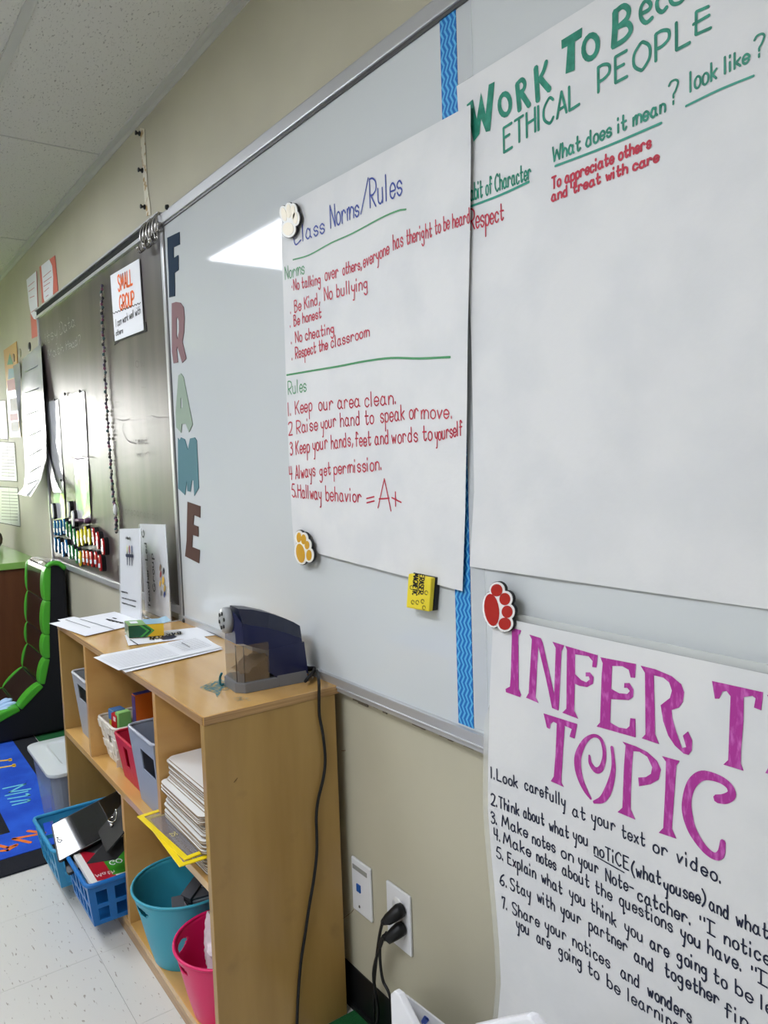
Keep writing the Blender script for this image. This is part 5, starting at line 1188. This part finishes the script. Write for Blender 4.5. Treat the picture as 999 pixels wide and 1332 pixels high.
# ---------------- blue baskets with contents
BLB = mat('blue_basket_plastic', (24, 112, 190), .35); LBB = mat('teal_blue_basket_plastic', (58, 150, 196), .35)
fh = []
for r in range(2):
    for k in range(5): fh.append((.07+k*.18, .10+r*.40, .19+k*.18, .40+r*.42))
shh = []
for r in range(2):
    for k in range(7): shh.append((.05+k*.135, .10+r*.40, .13+k*.135, .40+r*.42))
yb_ = -.405
basket('slotted_basket', 'bright blue slotted basket of notebooks in the lower left cubby', 'basket', -2.192, -1.962, -.415, -.06, .0485, .165, .016, BLB, fh, shh, rim=.006)
basket('slotted_basket', 'lighter blue slotted basket holding a black tablet, lower left cubby', 'basket', -2.462, -2.205, -.440, -.08, .0485, .165, .018, LBB, fh, shh, rim=.006)
def slab(name, label, cat, corners, th, m, parts=(), bevel=.002, group=None):
    """corners: 4 world points of the top face; th thickness downwards along its normal"""
    P = [Vector(p) for p in corners]; n = (P[1]-P[0]).cross(P[3]-P[0]).normalized()
    if n.z < 0: n = -n
    t = thing(name, label, cat, min(P, key=lambda p: p.z)-n*th, group)
    r = .06; pts = []
    for i in range(4):
        a, b, c = P[i-1], P[i], P[(i+1) % 4]; 
        d = min((a-b).length, (c-b).length)*r
        pts += [b+(a-b).normalized()*d, b+(a-b).normalized()*d*.3+(c-b).normalized()*d*.3, b+(c-b).normalized()*d]
    MB().prism(pts, -n*th).out('body', m, t, bevel=bevel*.5)
    pt = lambda u, v, l=.0006: (P[0].lerp(P[1], u)).lerp(P[3].lerp(P[2], u), v)+n*l
    return t, pt
def inset(pt, u0, v0, u1, v1, name, m, t, l=.0006): MB().add([pt(u0, v0, l), pt(u1, v0, l), pt(u1, v1, l), pt(u0, v1, l)], [(0, 1, 2, 3)]).out(name, m, t, fix=False)
# tablets leaning in the light blue basket
GLASSY = mat('tablet_glass', (8, 8, 10), .03, spec=1, coat=1)
T4 = lambda pts, z: [on_z(60+x/6.343, 1000+y/6.343, zz) for (x, y), zz in zip(pts, z)]
a = on_z(66, 1073, .215); b = a+Vector((.125, -.012, -.052)); back = Vector((.012, .215, .058)); tc = [a, b, b+back, a+back]
t, pt = slab('tablet', 'black glossy tablet leaning in the light blue basket', 'tablet', tc, .008, BK)
inset(pt, .02, .02, .98, .98, 'screen_glass', GLASSY, t)
o2 = Vector((.030, .014, -.026)); t, pt = slab('tablet', 'second black tablet case under the glossy one', 'tablet', [p+o2 for p in tc], .010, BK)
# notebooks in the blue basket
N6 = lambda pts, z: [on_z(60+x/6.343, 1000+y/6.343, z) for x, y in pts]
def book(label, TL, FR, dirv, L, h, rgb, z):
    """spine edge from TL to FR (left back -> front), cover plane leaning"""
    a, b = on_z(60+TL[0]/6.343, 1000+TL[1]/6.343, z), on_z(60+FR[0]/6.343, 1000+FR[1]/6.343, z)
    t, pt = slab('notebook', label, 'notebook', [a, b, b+Vector(dirv), a+Vector(dirv)], h, mat('paper_pages', (232, 230, 226), .6))
    inset(pt, .04, .10, .97, .98, 'cover', mat('cover_%d_%d_%d' % rgb, rgb, .3), t); return t, pt
t, pt = book('red-covered notebook standing at the left in the blue basket', (208, 676), (372, 950), (-.004, .165, -.02), .2, .010, (178, 26, 48), .170)
mb = MB()
for s in layout('Math')[1]: ribbon(mb, [Vector((.80+p.y*.012, .12+p.x*.014)) for p in s], .012, lambda q: pt(q.x, q.y, .0014))
mb.out('printed_title', mat('pink_print', (240, 210, 214), .5), t, fix=False)
t, pt = book('green-covered notebook beside the red one in the blue basket', (300, 650), (455, 915), (.006, .16, -.006), .2, .012, (56, 148, 40), .164)
mb = MB()
for s in layout('GO')[1]: ribbon(mb, [Vector((.60+p.y*.016, .25+p.x*.016)) for p in s], .016, lambda q: pt(q.x, q.y, .0014))
mb.out('printed_title', PAPER2, t, fix=False)
# clipboards
cb = [on_z(60+330/6.343, 1000+800/6.343, .205), on_z(60+600/6.343, 1000+800/6.343, .195)]
c0_ = on_z(112, 1125, .21); c1_ = on_z(162, 1125, .205)
P0 = on_z(111.5, 1124, .215); P1 = on_z(158, 1127, .215); P1.x = min(P1.x, -1.958)
up1 = Vector((-.010, .15, .115))
t, pt = slab('clipboard', 'black clipboard leaning on the notebooks in the blue basket', 'clipboard', [P0, P1, P1+up1, P0+up1], .004, mat('black_hardboard', (20, 20, 23), .55), bevel=.001)
CH = mat('chrome', (190, 188, 180), .15, metal=1)
def clip(t, pt, u, v, du=.03):
    mb = MB()
    c = [pt(u+du*x, v+y, .004+l) for x, y, l in ((-1, .0, 0), (-.8, .10, .008), (0, .14, .014), (.8, .10, .008), (1, 0, 0), (1.1, -.06, .004), (0, -.10, .010), (-1.1, -.06, .004))]
    mb.tube(ease(c+[c[0]], 4), .0022, 6); mb.out('wire_loop', CH, t)
    mb = MB(); mb.tube([pt(u-du*1.6, v-.10, .004), pt(u+du*1.6, v-.10, .004)], .005, 8); mb.out('clip_bar', CH, t)
clip(t, pt, .42, .52, .07)
mb = MB(); c = pt(.22, .30, .004); mb.prism([pt(.15, .28, .003), pt(.34, .22, .003), pt(.38, .38, .003), pt(.20, .44, .003)], Vector((0, -.004, .004))); mb.out('clip_lever', CH, t, bevel=.001)
P0b = P0+Vector((-.085, .055, .035)); up2 = Vector((.11, .10, .055))
t, pt = slab('clipboard', 'second black clipboard tipped against the divider behind the first', 'clipboard', [P0b, P0b+Vector((.13, -.015, .0)), P0b+Vector((.13, -.015, 0))+Vector((.0, .10, .085)), P0b+Vector((0, .10, .085))], .004, mat('black_hardboard', (20, 20, 23), .55), bevel=.001)
clip(t, pt, .30, .42, .09)
p = on_z(83, 1099, .175); t = thing('binder_clip', 'small metal binder clip on the rim of the light blue basket', 'clip', p)
mb = MB(); mb.prism([p+Vector((-.014, 0, 0)), p+Vector((.014, 0, 0)), p+Vector((.010, .004, .018)), p+Vector((-.010, .004, .018))], (0, .012, .002)); mb.out('clip_body', CH, t, bevel=.002)
mb = MB(); mb.tube(ease([p+Vector((-.006, 0, .015)), p+Vector((-.008, -.012, .022)), p+Vector((0, -.018, .026)), p+Vector((.008, -.012, .022)), p+Vector((.006, 0, .015))], 4), .0012, 6); mb.out('wire_arm', CH, t)

# ================================================================== LEFT BACKGROUND
# clear tote with lid
tx0, tx1, ty0, ty1, tz = -2.915, -2.552, -.372, -.035, .245
t = thing('lidded_tote', 'clear plastic tote with a frosted white lid left of the shelf', 'tote', ((tx0+tx1)/2, (ty0+ty1)/2, 0))
CLR = mat('frosted_clear_plastic', (176, 184, 200), .25, alpha=.55, spec=.6); LIDM = mat('frosted_white_lid', (206, 212, 216), .3, coat=.4)
mb = MB(); i_ = .035
lo = rrect(tx0+i_, tx1-i_, ty0+i_, ty1-i_, .03, .0075); hi = rrect(tx0+.012, tx1-.012, ty0+.012, ty1-.012, .035, tz-.012)
n = len(lo); mb.add(lo+hi, [(i, (i+1) % n, (i+1) % n+n, i+n) for i in range(n)]+[tuple(range(n))]); mb.out('tub', CLR, t, fix=False)
mb = MB(); mb.prism(rrect(tx0, tx1, ty0, ty1, .04, tz-.012), (0, 0, .012)); mb.out('lid_lip', LIDM, t, bevel=.003)
ring_o, ring_i = rrect(tx0+.004, tx1-.004, ty0+.004, ty1-.004, .04, tz), rrect(tx0+.055, tx1-.055, ty0+.055, ty1-.055, .03, tz+.006); n = len(ring_o)
ring_m = rrect(tx0+.045, tx1-.045, ty0+.045, ty1-.045, .03, tz+.006)
mb = MB(); mb.add(ring_o+ring_m+ring_i+rrect(tx0+.062, tx1-.062, ty0+.062, ty1-.062, .028, tz+.001), [(k*n+i, k*n+(i+1) % n, (k+1)*n+(i+1) % n, (k+1)*n+i) for k in range(3) for i in range(n)]+[tuple(3*n+i for i in range(n))]); mb.out('lid_panel', LIDM, t, fix=False)
mb = MB(); random.seed(6)
mb.box((tx0+.06, ty0+.06, .012), (tx1-.07, ty1-.06, .10)).box((tx0+.08, ty0+.08, .10), (tx1-.12, ty1-.09, .15)); mb.out('dark_contents', mat('tote_contents', (70, 80, 100), .9), t, bevel=.01)
# rug
ux = Vector((1, 0, 0)); uy = Vector((0, -1, 0)); B0 = Vector((-4.24, -.195, .004)); L_all = -2.487+4.24
t = thing('alphabet_rug', 'blue rug with coloured letters and a black border', 'rug', B0)
def rq(a, b, c, d, z, th): return MB().prism([B0+ux*a+uy*c+Vector((0, 0, z)), B0+ux*b+uy*c+Vector((0, 0, z)), B0+ux*b+uy*d+Vector((0, 0, z)), B0+ux*a+uy*d+Vector((0, 0, z))], (0, 0, th))
rq(0, L_all, 0, 2.4, -.0035, .006).out('border', mat('rug_black', (24, 26, 34), .95, bump=(300, .8, .003)), t, bevel=.002)
rq(.1, L_all-.105, .09, 2.3, .0026, .0018).out('blue_field', mat('rug_blue', (24, 74, 190), .95, var=(7, (38, 96, 214), .35, .65, (1, 1, 1)), bump=(300, .8, .003)), t)
rq(.4, L_all-.285, .265, 1.6, .0045, .0008).out('inner_border', mat('rug_black', (24, 26, 34)), t)
C8 = lambda pts: [(x/6.058, 940+y/6.058) for x, y in pts]
for nm, rgb, strokes_, w in (('letter_l', (240, 196, 48), [[(-30, 305), (82, 292)], [(-30, 360), (112, 336)], [(78, 285), (82, 300)], [(108, 328), (112, 345)]], 3.0),
    ('letter_m', (110, 196, 214), [[(25, 520), (200, 482), (75, 548), (238, 522)], [(45, 575), (215, 540)], [(65, 600), (232, 572), (210, 560)], [(85, 625), (236, 603)], [(100, 650), (225, 620), (232, 603)]], 2.6),
    ('letter_n', (230, 120, 50), [[(222, 852), (352, 870), (105, 915), (238, 944)], [(-20, 965), (60, 985), (132, 960)], [(5, 1010), (60, 1006), (128, 966)]], 3.8)):
    mb = MB()
    for s in strokes_: zstroke(mb, C8(s), .0092, w*1.4)
    mb.out(nm, mat('rug_'+nm, rgb, .95), t, fix=False)
# green runner along the wall
tag(MB().box((-4.25, -.19, .0005), (-2.54, -.006, .0035)).out('green_mat', mat('green_carpet', (16, 92, 44), .95, bump=(300, 1, .004))), 'green carpet strip on the floor behind the clear tote', 'mat')
tag(MB().box((-1.37, -.10, .0005), (-.7, -.006, .004)).out('green_mat', mat('green_carpet', (16, 92, 44))), 'green carpet strip on the floor right of the shelf', 'mat')

# desk
t = thing('desk', 'desk with a lime green top and brown side panel at the left', 'desk', (-4.95, -.42, 0))
MB().box((-5.62, -.95, .706), (-4.285, -.004, .74)).out('desk_top', mat('lime_laminate', (136, 184, 92), .35, coat=.3), t, bevel=.003)
BRN = mat('brown_laminate', (104, 62, 34), .5, var=(30, (92, 52, 26), .3, .7, (1, 1, .1)))
MB().box((-4.315, -.93, .0), (-4.295, -.02, .706)).out('side_panel', BRN, t); MB().box((-5.6, -.93, 0), (-5.58, -.02, .706)).out('side_panel', BRN, t)
MB().box((-5.58, -.05, .25), (-4.315, -.03, .706)).out('modesty_panel', BRN, t)
# stuffed bear on the desk
bp_ = on_y(2, 712, -.10); bx_ = -5.12; by_ = -.10
t = thing('stuffed_bear', 'small brown and cream stuffed toy on the green desk top', 'stuffed toy', (bx_, by_, .74))
def blob(mb, c, r, sx=1, sy=1, sz=1):
    prof = [(max(.0005, r*math.sin(math.pi*i/8)), -r*sz*math.cos(math.pi*i/8)) for i in range(9)]; mb.lathe(c, prof, 14, sx, sy)
BRF = mat('brown_plush', (96, 80, 66), .95, bump=(200, 1, .004)); CRF = mat('cream_plush', (222, 206, 176), .95, bump=(200, 1, .004))
mb = MB(); blob(mb, (bx_, by_, .80), .065, 1, .9, 1); blob(mb, (bx_+.06, by_-.03, .772), .033); blob(mb, (bx_-.05, by_-.04, .772), .033); blob(mb, (bx_+.07, by_+.01, .82), .026, 1, 1, 1.6); mb.out('body', BRF, t)
mb = MB(); blob(mb, (bx_, by_-.01, .895), .052); mb.out('head', mat('black_plush', (34, 30, 30), .95), t)
mb = MB(); blob(mb, (bx_+.03, by_-.015, .92), .045, 1.2, 1, .7); mb.out('cream_cap', CRF, t)
mb = MB(); blob(mb, (bx_+.048, by_+.02, .87), .018); blob(mb, (bx_-.045, by_+.02, .935), .018); mb.out('ear', BRF, t)

# gaming rocker chair
CX0, CX1 = -3.70, -4.10
t = thing('rocker_chair', 'legless black gaming chair with bright green segmented edging', 'chair', (-3.82, -.4, .006))
Sd = lambda pts, x=CX0: [on_x(a, b, x) for a, b in pts]
front = [(60, 738), (59.5, 782), (58.5, 826), (59, 857), (52.5, 890), (24, 920), (-20, 944), (-70, 962)]
FP = Sd(front)
topc = Sd([(66, 733), (76, 733), (87, 739), (94, 756)]); back = Sd([(96, 800), (96, 925)]); 
for p in topc+back: p.y = min(p.y, -.02)
outer = FP[::-1]+topc+back+[Vector((CX0, back[-1].y, .012)), Vector((CX0, FP[-1].y-.01, .012)), Vector((CX0, FP[-1].y-.02, .08))]
BLKF = mat('chair_black_mesh', (10, 12, 20), .7); GRN = mat('chair_green_vinyl', (74, 172, 44), .45, coat=.2); VNL = mat('chair_black_vinyl', (26, 22, 22), .22, coat=.5)
MB().prism(outer, (CX1-CX0, 0, 0)).out('side_shell', BLKF, t, bevel=.012)
def seg(P, Q_, x0, x1, bulge, m, nm):
    d = (Q_-P); n = Vector((0, -d.z, d.y)).normalized(); 
    if n.y > 0 and n.z < 0 or n.dot(Vector((0, -1, 1))) < 0: n = -n
    pts = [P-n*.02]
    for i in range(9): f = i/8; pts.append(P+d*f+n*(bulge*math.sin(math.pi*f)**.6+.002))
    pts.append(Q_-n*.02); pts = [Vector((x0, p.y, p.z)) for p in pts]
    MB().prism(pts, (x1-x0, 0, 0)).out(nm, m, t, bevel=.006)
for P, Q_ in zip(FP[:-1], FP[1:]):
    seg(P, Q_, CX0+.004, CX0-.060, .012, GRN, 'green_edge_segment'); seg(P, Q_, CX1+.016, CX1-.004, .012, GRN, 'green_edge_segment'); seg(P, Q_, CX0-.060, CX1+.016, .006, VNL, 'cushion_segment')
arc = [FP[0]]+topc[:3]; 
mb = MB(); mb.tube(ease([Vector((CX0+.004, p.y, p.z)) for p in arc], 4), .011, 8); mb.out('green_piping', GRN, t)
mb = MB(); mb.grid(lambda u, v: (lambda p: Vector((CX0-.02+(CX1-CX0+.04)*v, p.y, p.z+.007*math.sin(math.pi*v))))(arc[0].lerp(arc[1], u*2) if u < .5 else arc[1].lerp(arc[2], u*2-1)), 4, 8); mb.out('headrest_top', VNL, t, fix=False)
random.seed(9)
p = on_x(4, 926, -3.80); t = thing('plush_tassel', 'pale blue soft toy with finger strips lying on the rocker chair seat', 'soft toy', p)
for k in range(5):
    a = p+Vector((-.02+.012*k, -.03, .0+.004)); b = a+Vector((.02+.01*k, .055+.012*(2-abs(k-2)), .035+.018*math.sin(k+1)))
    mb = MB(); mb.tube(ease([a, a.lerp(b, .5)+Vector((0, 0, .012)), b], 4), [.011]*4+[.010]*4+[.005], 8); mb.out('finger_strip', mat('pale_blue_plush', (176, 206, 240), .7), t)
mb = MB(); blob(mb, p+Vector((.0, -.05, .0)), .035, 1.3, 1, .5); mb.out('body', mat('pale_blue_plush', (176, 206, 240)), t)

# ---------------- papers on the wall at the far left
def wallpoly(name, label, cat, pts, m, thick=.0015, y=.0008, group=None, marks=()):
    t = thing(name, label, cat, on_y(pts[-1][0], pts[-1][1], -y), group)
    mb = MB(); flatpoly(mb, y, pts, thick=thick); mb.out('paper', m, t)
    for nm, mm, fn in marks:
        mb = MB(); fn(mb, y+thick+.0012); mb.out(nm, mm, t, fix=False)
    return t
SALM = mat('salmon_print', (214, 110, 96), .5); Z1 = lambda pts: [(x/7.4, 320+y/7.4) for x, y in pts]
def lines(quads, w): 
    def f(mb, y):
        for a, b in quads: stroke(mb, y, Z1([a, b]), w, False)
    return f
wallpoly('wall_card', 'salmon card with a white rounded panel above the chalkboard, right one', 'poster', Z1([(372, 200), (520, 90), (560, 530), (405, 640), (395, 520)]), SALM, marks=(
    ('white_panel', PAPER2, lambda mb, y: flatpoly(mb, y, Z1([(392, 190), (470, 128), (498, 190), (508, 300), (505, 470), (480, 590), (440, 600), (415, 500), (405, 350)]))),))
o = [x for x in bpy.data.objects if x.name.startswith('wall_card')][-1]
mb = MB(); [stroke(mb, .0048, Z1([a, b]), .9, False) for a, b in (((415, 300), (490, 235)), ((420, 350), (495, 295)), ((420, 390), (480, 350)), ((425, 440), (470, 400)), ((440, 490), (465, 470)))]; mb.out('printed_text', mat('pink_text', (196, 120, 120), .5), o, fix=False)
wallpoly('wall_card', 'white card with a salmon lower edge left of the chalkboard top', 'poster', Z1([(250, 325), (345, 240), (362, 700), (368, 860), (300, 892), (285, 640)]), SALM, marks=(
    ('white_panel', PAPER2, lambda mb, y: flatpoly(mb, y, Z1([(250, 325), (345, 240), (362, 715), (320, 700), (292, 650), (275, 560)]))),))
o = bpy.data.objects['wall_card.001'] if 'wall_card.001' in bpy.data.objects else o
mb = MB(); [stroke(mb, .0048, Z1([a, b]), .8, False) for a, b in (((270, 390), (330, 340)), ((275, 440), (330, 400)), ((285, 500), (330, 480)), ((300, 640), (350, 600)))]; mb.out('printed_text', mat('pink_text', (196, 120, 120), .5), o, fix=False)
OR = mat('orange_poster_paper', (206, 146, 48), .4, coat=.3)
W2 = lambda pts: [(x/4.754, 440+y/4.754) for x, y in pts]
wallpoly('craft_poster', 'orange poster with a stacked green, blue and red picture', 'poster', W2([(18, 75), (98, 18), (128, 610), (60, 612)]), OR, marks=(
    ('green_tree_print', mat('print_green', (62, 132, 82), .5), lambda mb, y: flatpoly(mb, y, W2([(58, 90), (80, 160), (42, 165)]))),
    ('blue_print', mat('print_blue', (90, 140, 150), .5), lambda mb, y: flatpoly(mb, y, W2([(50, 190), (88, 185), (92, 240), (48, 255)]))),
    ('red_print', mat('print_red', (160, 50, 56), .5), lambda mb, y: (flatpoly(mb, y, W2([(42, 262), (94, 245), (98, 315), (46, 330)])), flatpoly(mb, y, W2([(58, 470), (104, 462), (108, 505), (60, 512)])))),
    ('dark_print', mat('print_dark', (70, 66, 56), .5), lambda mb, y: (flatpoly(mb, y, W2([(58, 375), (104, 365), (108, 448), (62, 455)])), flatpoly(mb, y, W2([(64, 520), (112, 512), (116, 575), (68, 580)]))))))
FORM = mat('grey_form_paper', (196, 198, 200), .4)
def grid_marks(x0, y0, x1, y1, rows, w=.8):
    def f(mb, y):
        for i in range(rows):
            q = y0+(y1-y0)*(i+.5)/rows; stroke(mb, y, W2([(x0, q), (x1, q+4)]), w, False)
    return f
for k, (lb, q, mk) in enumerate((('upper grey printed form behind the orange poster', [(-30, 385), (30, 385), (45, 625), (-30, 620)], (-20, 430, 28, 600, 9)),
        ('middle grey printed form with black border at the photo edge', [(-30, 640), (85, 645), (103, 886), (-30, 878)], (8, 660, 88, 860, 10)),
        ('lowest grey printed form above the stuffed toy', [(-30, 918), (105, 925), (123, 1165), (-30, 1135)], (8, 940, 108, 1130, 10)))):
    t = wallpoly('printed_form', lb, 'paper', W2(q), FORM, marks=(('printed_text', GREY_INK, grid_marks(*mk)),
        ('border_line', BLACK_INK, (lambda Q_: (lambda mb, y: stroke(mb, y, W2(Q_+[Q_[0]]), .9, False)))(q))))
    m_ = MB(); x = q[0][0]+(q[1][0]-q[0][0])*.62; stroke(m_, .0045, W2([(x, q[0][1]+8), (x+14, q[2][1]-10)]), .9, False); m_.out('column_line', BLACK_INK, t, fix=False)
# curling laminated chart over the left edge of the chalkboard
t = thing('curled_chart', 'glossy laminated chart curling forward beside the chalkboard', 'chart', on_y(40, 645, -.1))
def curl(u, v):
    TLp, TRp = Vector((29, 467)), Vector((53, 447)); a = TLp.lerp(TRp, u)
    # left edge falls and sweeps left, right edge follows the board
    le = [(29, 467), (28, 500), (29, 540), (31, 580), (33, 615), (31, 633), (22, 643)]; re = [(53, 447), (55.5, 490), (57.5, 530), (60, 566), (60, 597), (53, 625), (40, 646)]
    def ev(E_, t_): x = t_*(len(E_)-1); i = min(int(x), len(E_)-2); f = x-i; return Vector(E_[i]).lerp(Vector(E_[i+1]), f)
    p = ev(le, v).lerp(ev(re, v), u); d = .024+.012*math.sin(v*3.1)+(.06*max(0, v-.55)**1.5/.3)+.005*math.sin(u*6+v*5)
    return on_y(p.x, p.y, -d)
mb = MB(); mb.grid(curl, 16, 36); mb.out('laminated_sheet', LAM, t, fix=False)
t2 = t
mb = MB()
for k in range(7):
    v = .10+k*.12; P = [curl(u, v)+Vector((0, -.003, 0)) for u in (.2, .35, .5, .65, .8)]
    mb.tube(P, .002, 4)
mb.out('faint_writing', mat('faint_grey_ink', (168, 170, 176), .5), t, fix=False)
mb = MB()
def curl2(u, v):
    L2 = [(60, 566), (62, 600), (66, 625), (69, 640)]; R2 = [(60, 575), (66, 600), (72, 625), (80, 641)]
    x = v*3; i = min(int(x), 2); f = x-i; a = Vector(L2[i]).lerp(Vector(L2[i+1]), f); b = Vector(R2[i]).lerp(Vector(R2[i+1]), f); p = a.lerp(b, u)
    return on_y(p.x, p.y, -(.022+.03*v*v))
mb.grid(curl2, 4, 12); mb.out('curled_corner', mat('lam_back', (150, 148, 150), .3), t, fix=False)
mb = MB()
def leftsheet(u, v):
    a = Vector((17, 476)).lerp(Vector((26, 471)), u); b = Vector((27, 570)).lerp(Vector((28, 565)), u); p = a.lerp(b, v)
    return on_y(p.x, p.y, -(.012+.02*(1-u)*math.sin(v*2.5)+.01*v))
mb.grid(leftsheet, 6, 16); tag(mb.out('film_sheet', LAM, fix=False), 'narrow glossy film sheet hanging between the orange poster and curled chart', 'film')
for k, (px, py, m, lb) in enumerate(((49, 451.5, BK, 'dark'), (36, 459.5, mat('olive_magnet', (150, 146, 120), .3), 'olive'), (27.5, 466, mat('tan_magnet', (160, 130, 90), .3), 'tan'))):
    disc_magnet(px, py, lb+' round magnet holding the top of the curled chart', .022, m, off=.034)

# ================================================================== WHITE BIN AT THE LOWER RIGHT
WB2 = mat('glossy_white_bin', (240, 240, 244), .25)
nA, nB = -.17, -.055
a = [on_y(x, y, nA) for x, y in ((507.5, 1293), (512, 1289), (519, 1294), (548, 1352))]
bq = [on_y(x, y, nB) for x, y in ((515, 1288), (528, 1295), (545, 1308), (577, 1333), (600, 1352))]
t = thing('white_bin', 'glossy white plastic bin standing on the floor beneath the outlet', 'bin', ((a[0].x+bq[-1].x)/2, -.12, 0))
MB().prism([a[0], a[1], a[2], a[3], Vector((a[3].x, nA, .03)), Vector((a[0].x, nA, .03))], (0, .012, 0)).out('front_panel', WB2, t, bevel=.003)
MB().prism([bq[0], bq[1], bq[2], bq[3], bq[4], Vector((bq[4].x, nB, .03)), Vector((bq[0].x, nB, .03))], (0, .004, 0)).out('rear_panel', WB2, t, bevel=.001)
xa_ = a[0].x
MB().prism([Vector((xa_, nA+.012, .03)), Vector((bq[0].x, nB, .03)), Vector((bq[0].x, nB, bq[0].z)), Vector((xa_, nA+.012, a[0].z))], (.004, 0, 0)).out('left_panel', WB2, t)
MB().prism([Vector((xa_-.004, nA-.11, .005)), Vector((max(q_.x for q_ in bq)+.30, nA-.11, .005)), Vector((max(q_.x for q_ in bq)+.30, nB+.004, .005)), Vector((xa_-.004, nB+.004, .005))], (0, 0, .025)).out('bin_base', WB2, t, bevel=.006)
q = [on_y(x, y, -.26) for x, y in ((610, 1336), (650, 1327), (684, 1321), (690, 1323.5), (702, 1338))]
MB().prism(q+[Vector((q[-1].x, -.26, .03)), Vector((q[0].x, -.26, .03))], (0, .014, 0)).out('right_panel', WB2, t, bevel=.004)
xb_ = max(q[-1].x, bq[-1].x)+.02; zl = .17
for nm, A0, A1, dv in (('front_wall', (xa_, -.276), (xb_, -.276), (0, .006)), ('rear_wall', (xa_, nB-.006), (xb_, nB-.006), (0, .006)), ('left_wall', (xa_, -.27), (xa_, nB-.006), (.006, 0)), ('right_wall', (xb_-.006, -.27), (xb_-.006, nB-.006), (.006, 0)), ('inner_divider', (xa_+.006, nA), (xb_-.006, nA), (0, .008))):
    MB().prism([Vector((*A0, .03)), Vector((*A1, .03)), Vector((*A1, zl)), Vector((*A0, zl))], (*dv, 0)).out(nm, WB2, t)
mb = MB()
for s in ([(549, 1330), (553, 1323), (557, 1326)], [(552, 1331), (556, 1326)]):
    P = [on_y(x, y, nB-.0008) for x, y in s]; ribbon(mb, [Vector((p.x, p.z)) for p in P], .006, lambda q: Vector((q.x, nB-.0008, q.y)))
mb.out('blue_scribble', mat('blue_scribble', (90, 120, 220), .5), t, fix=False)
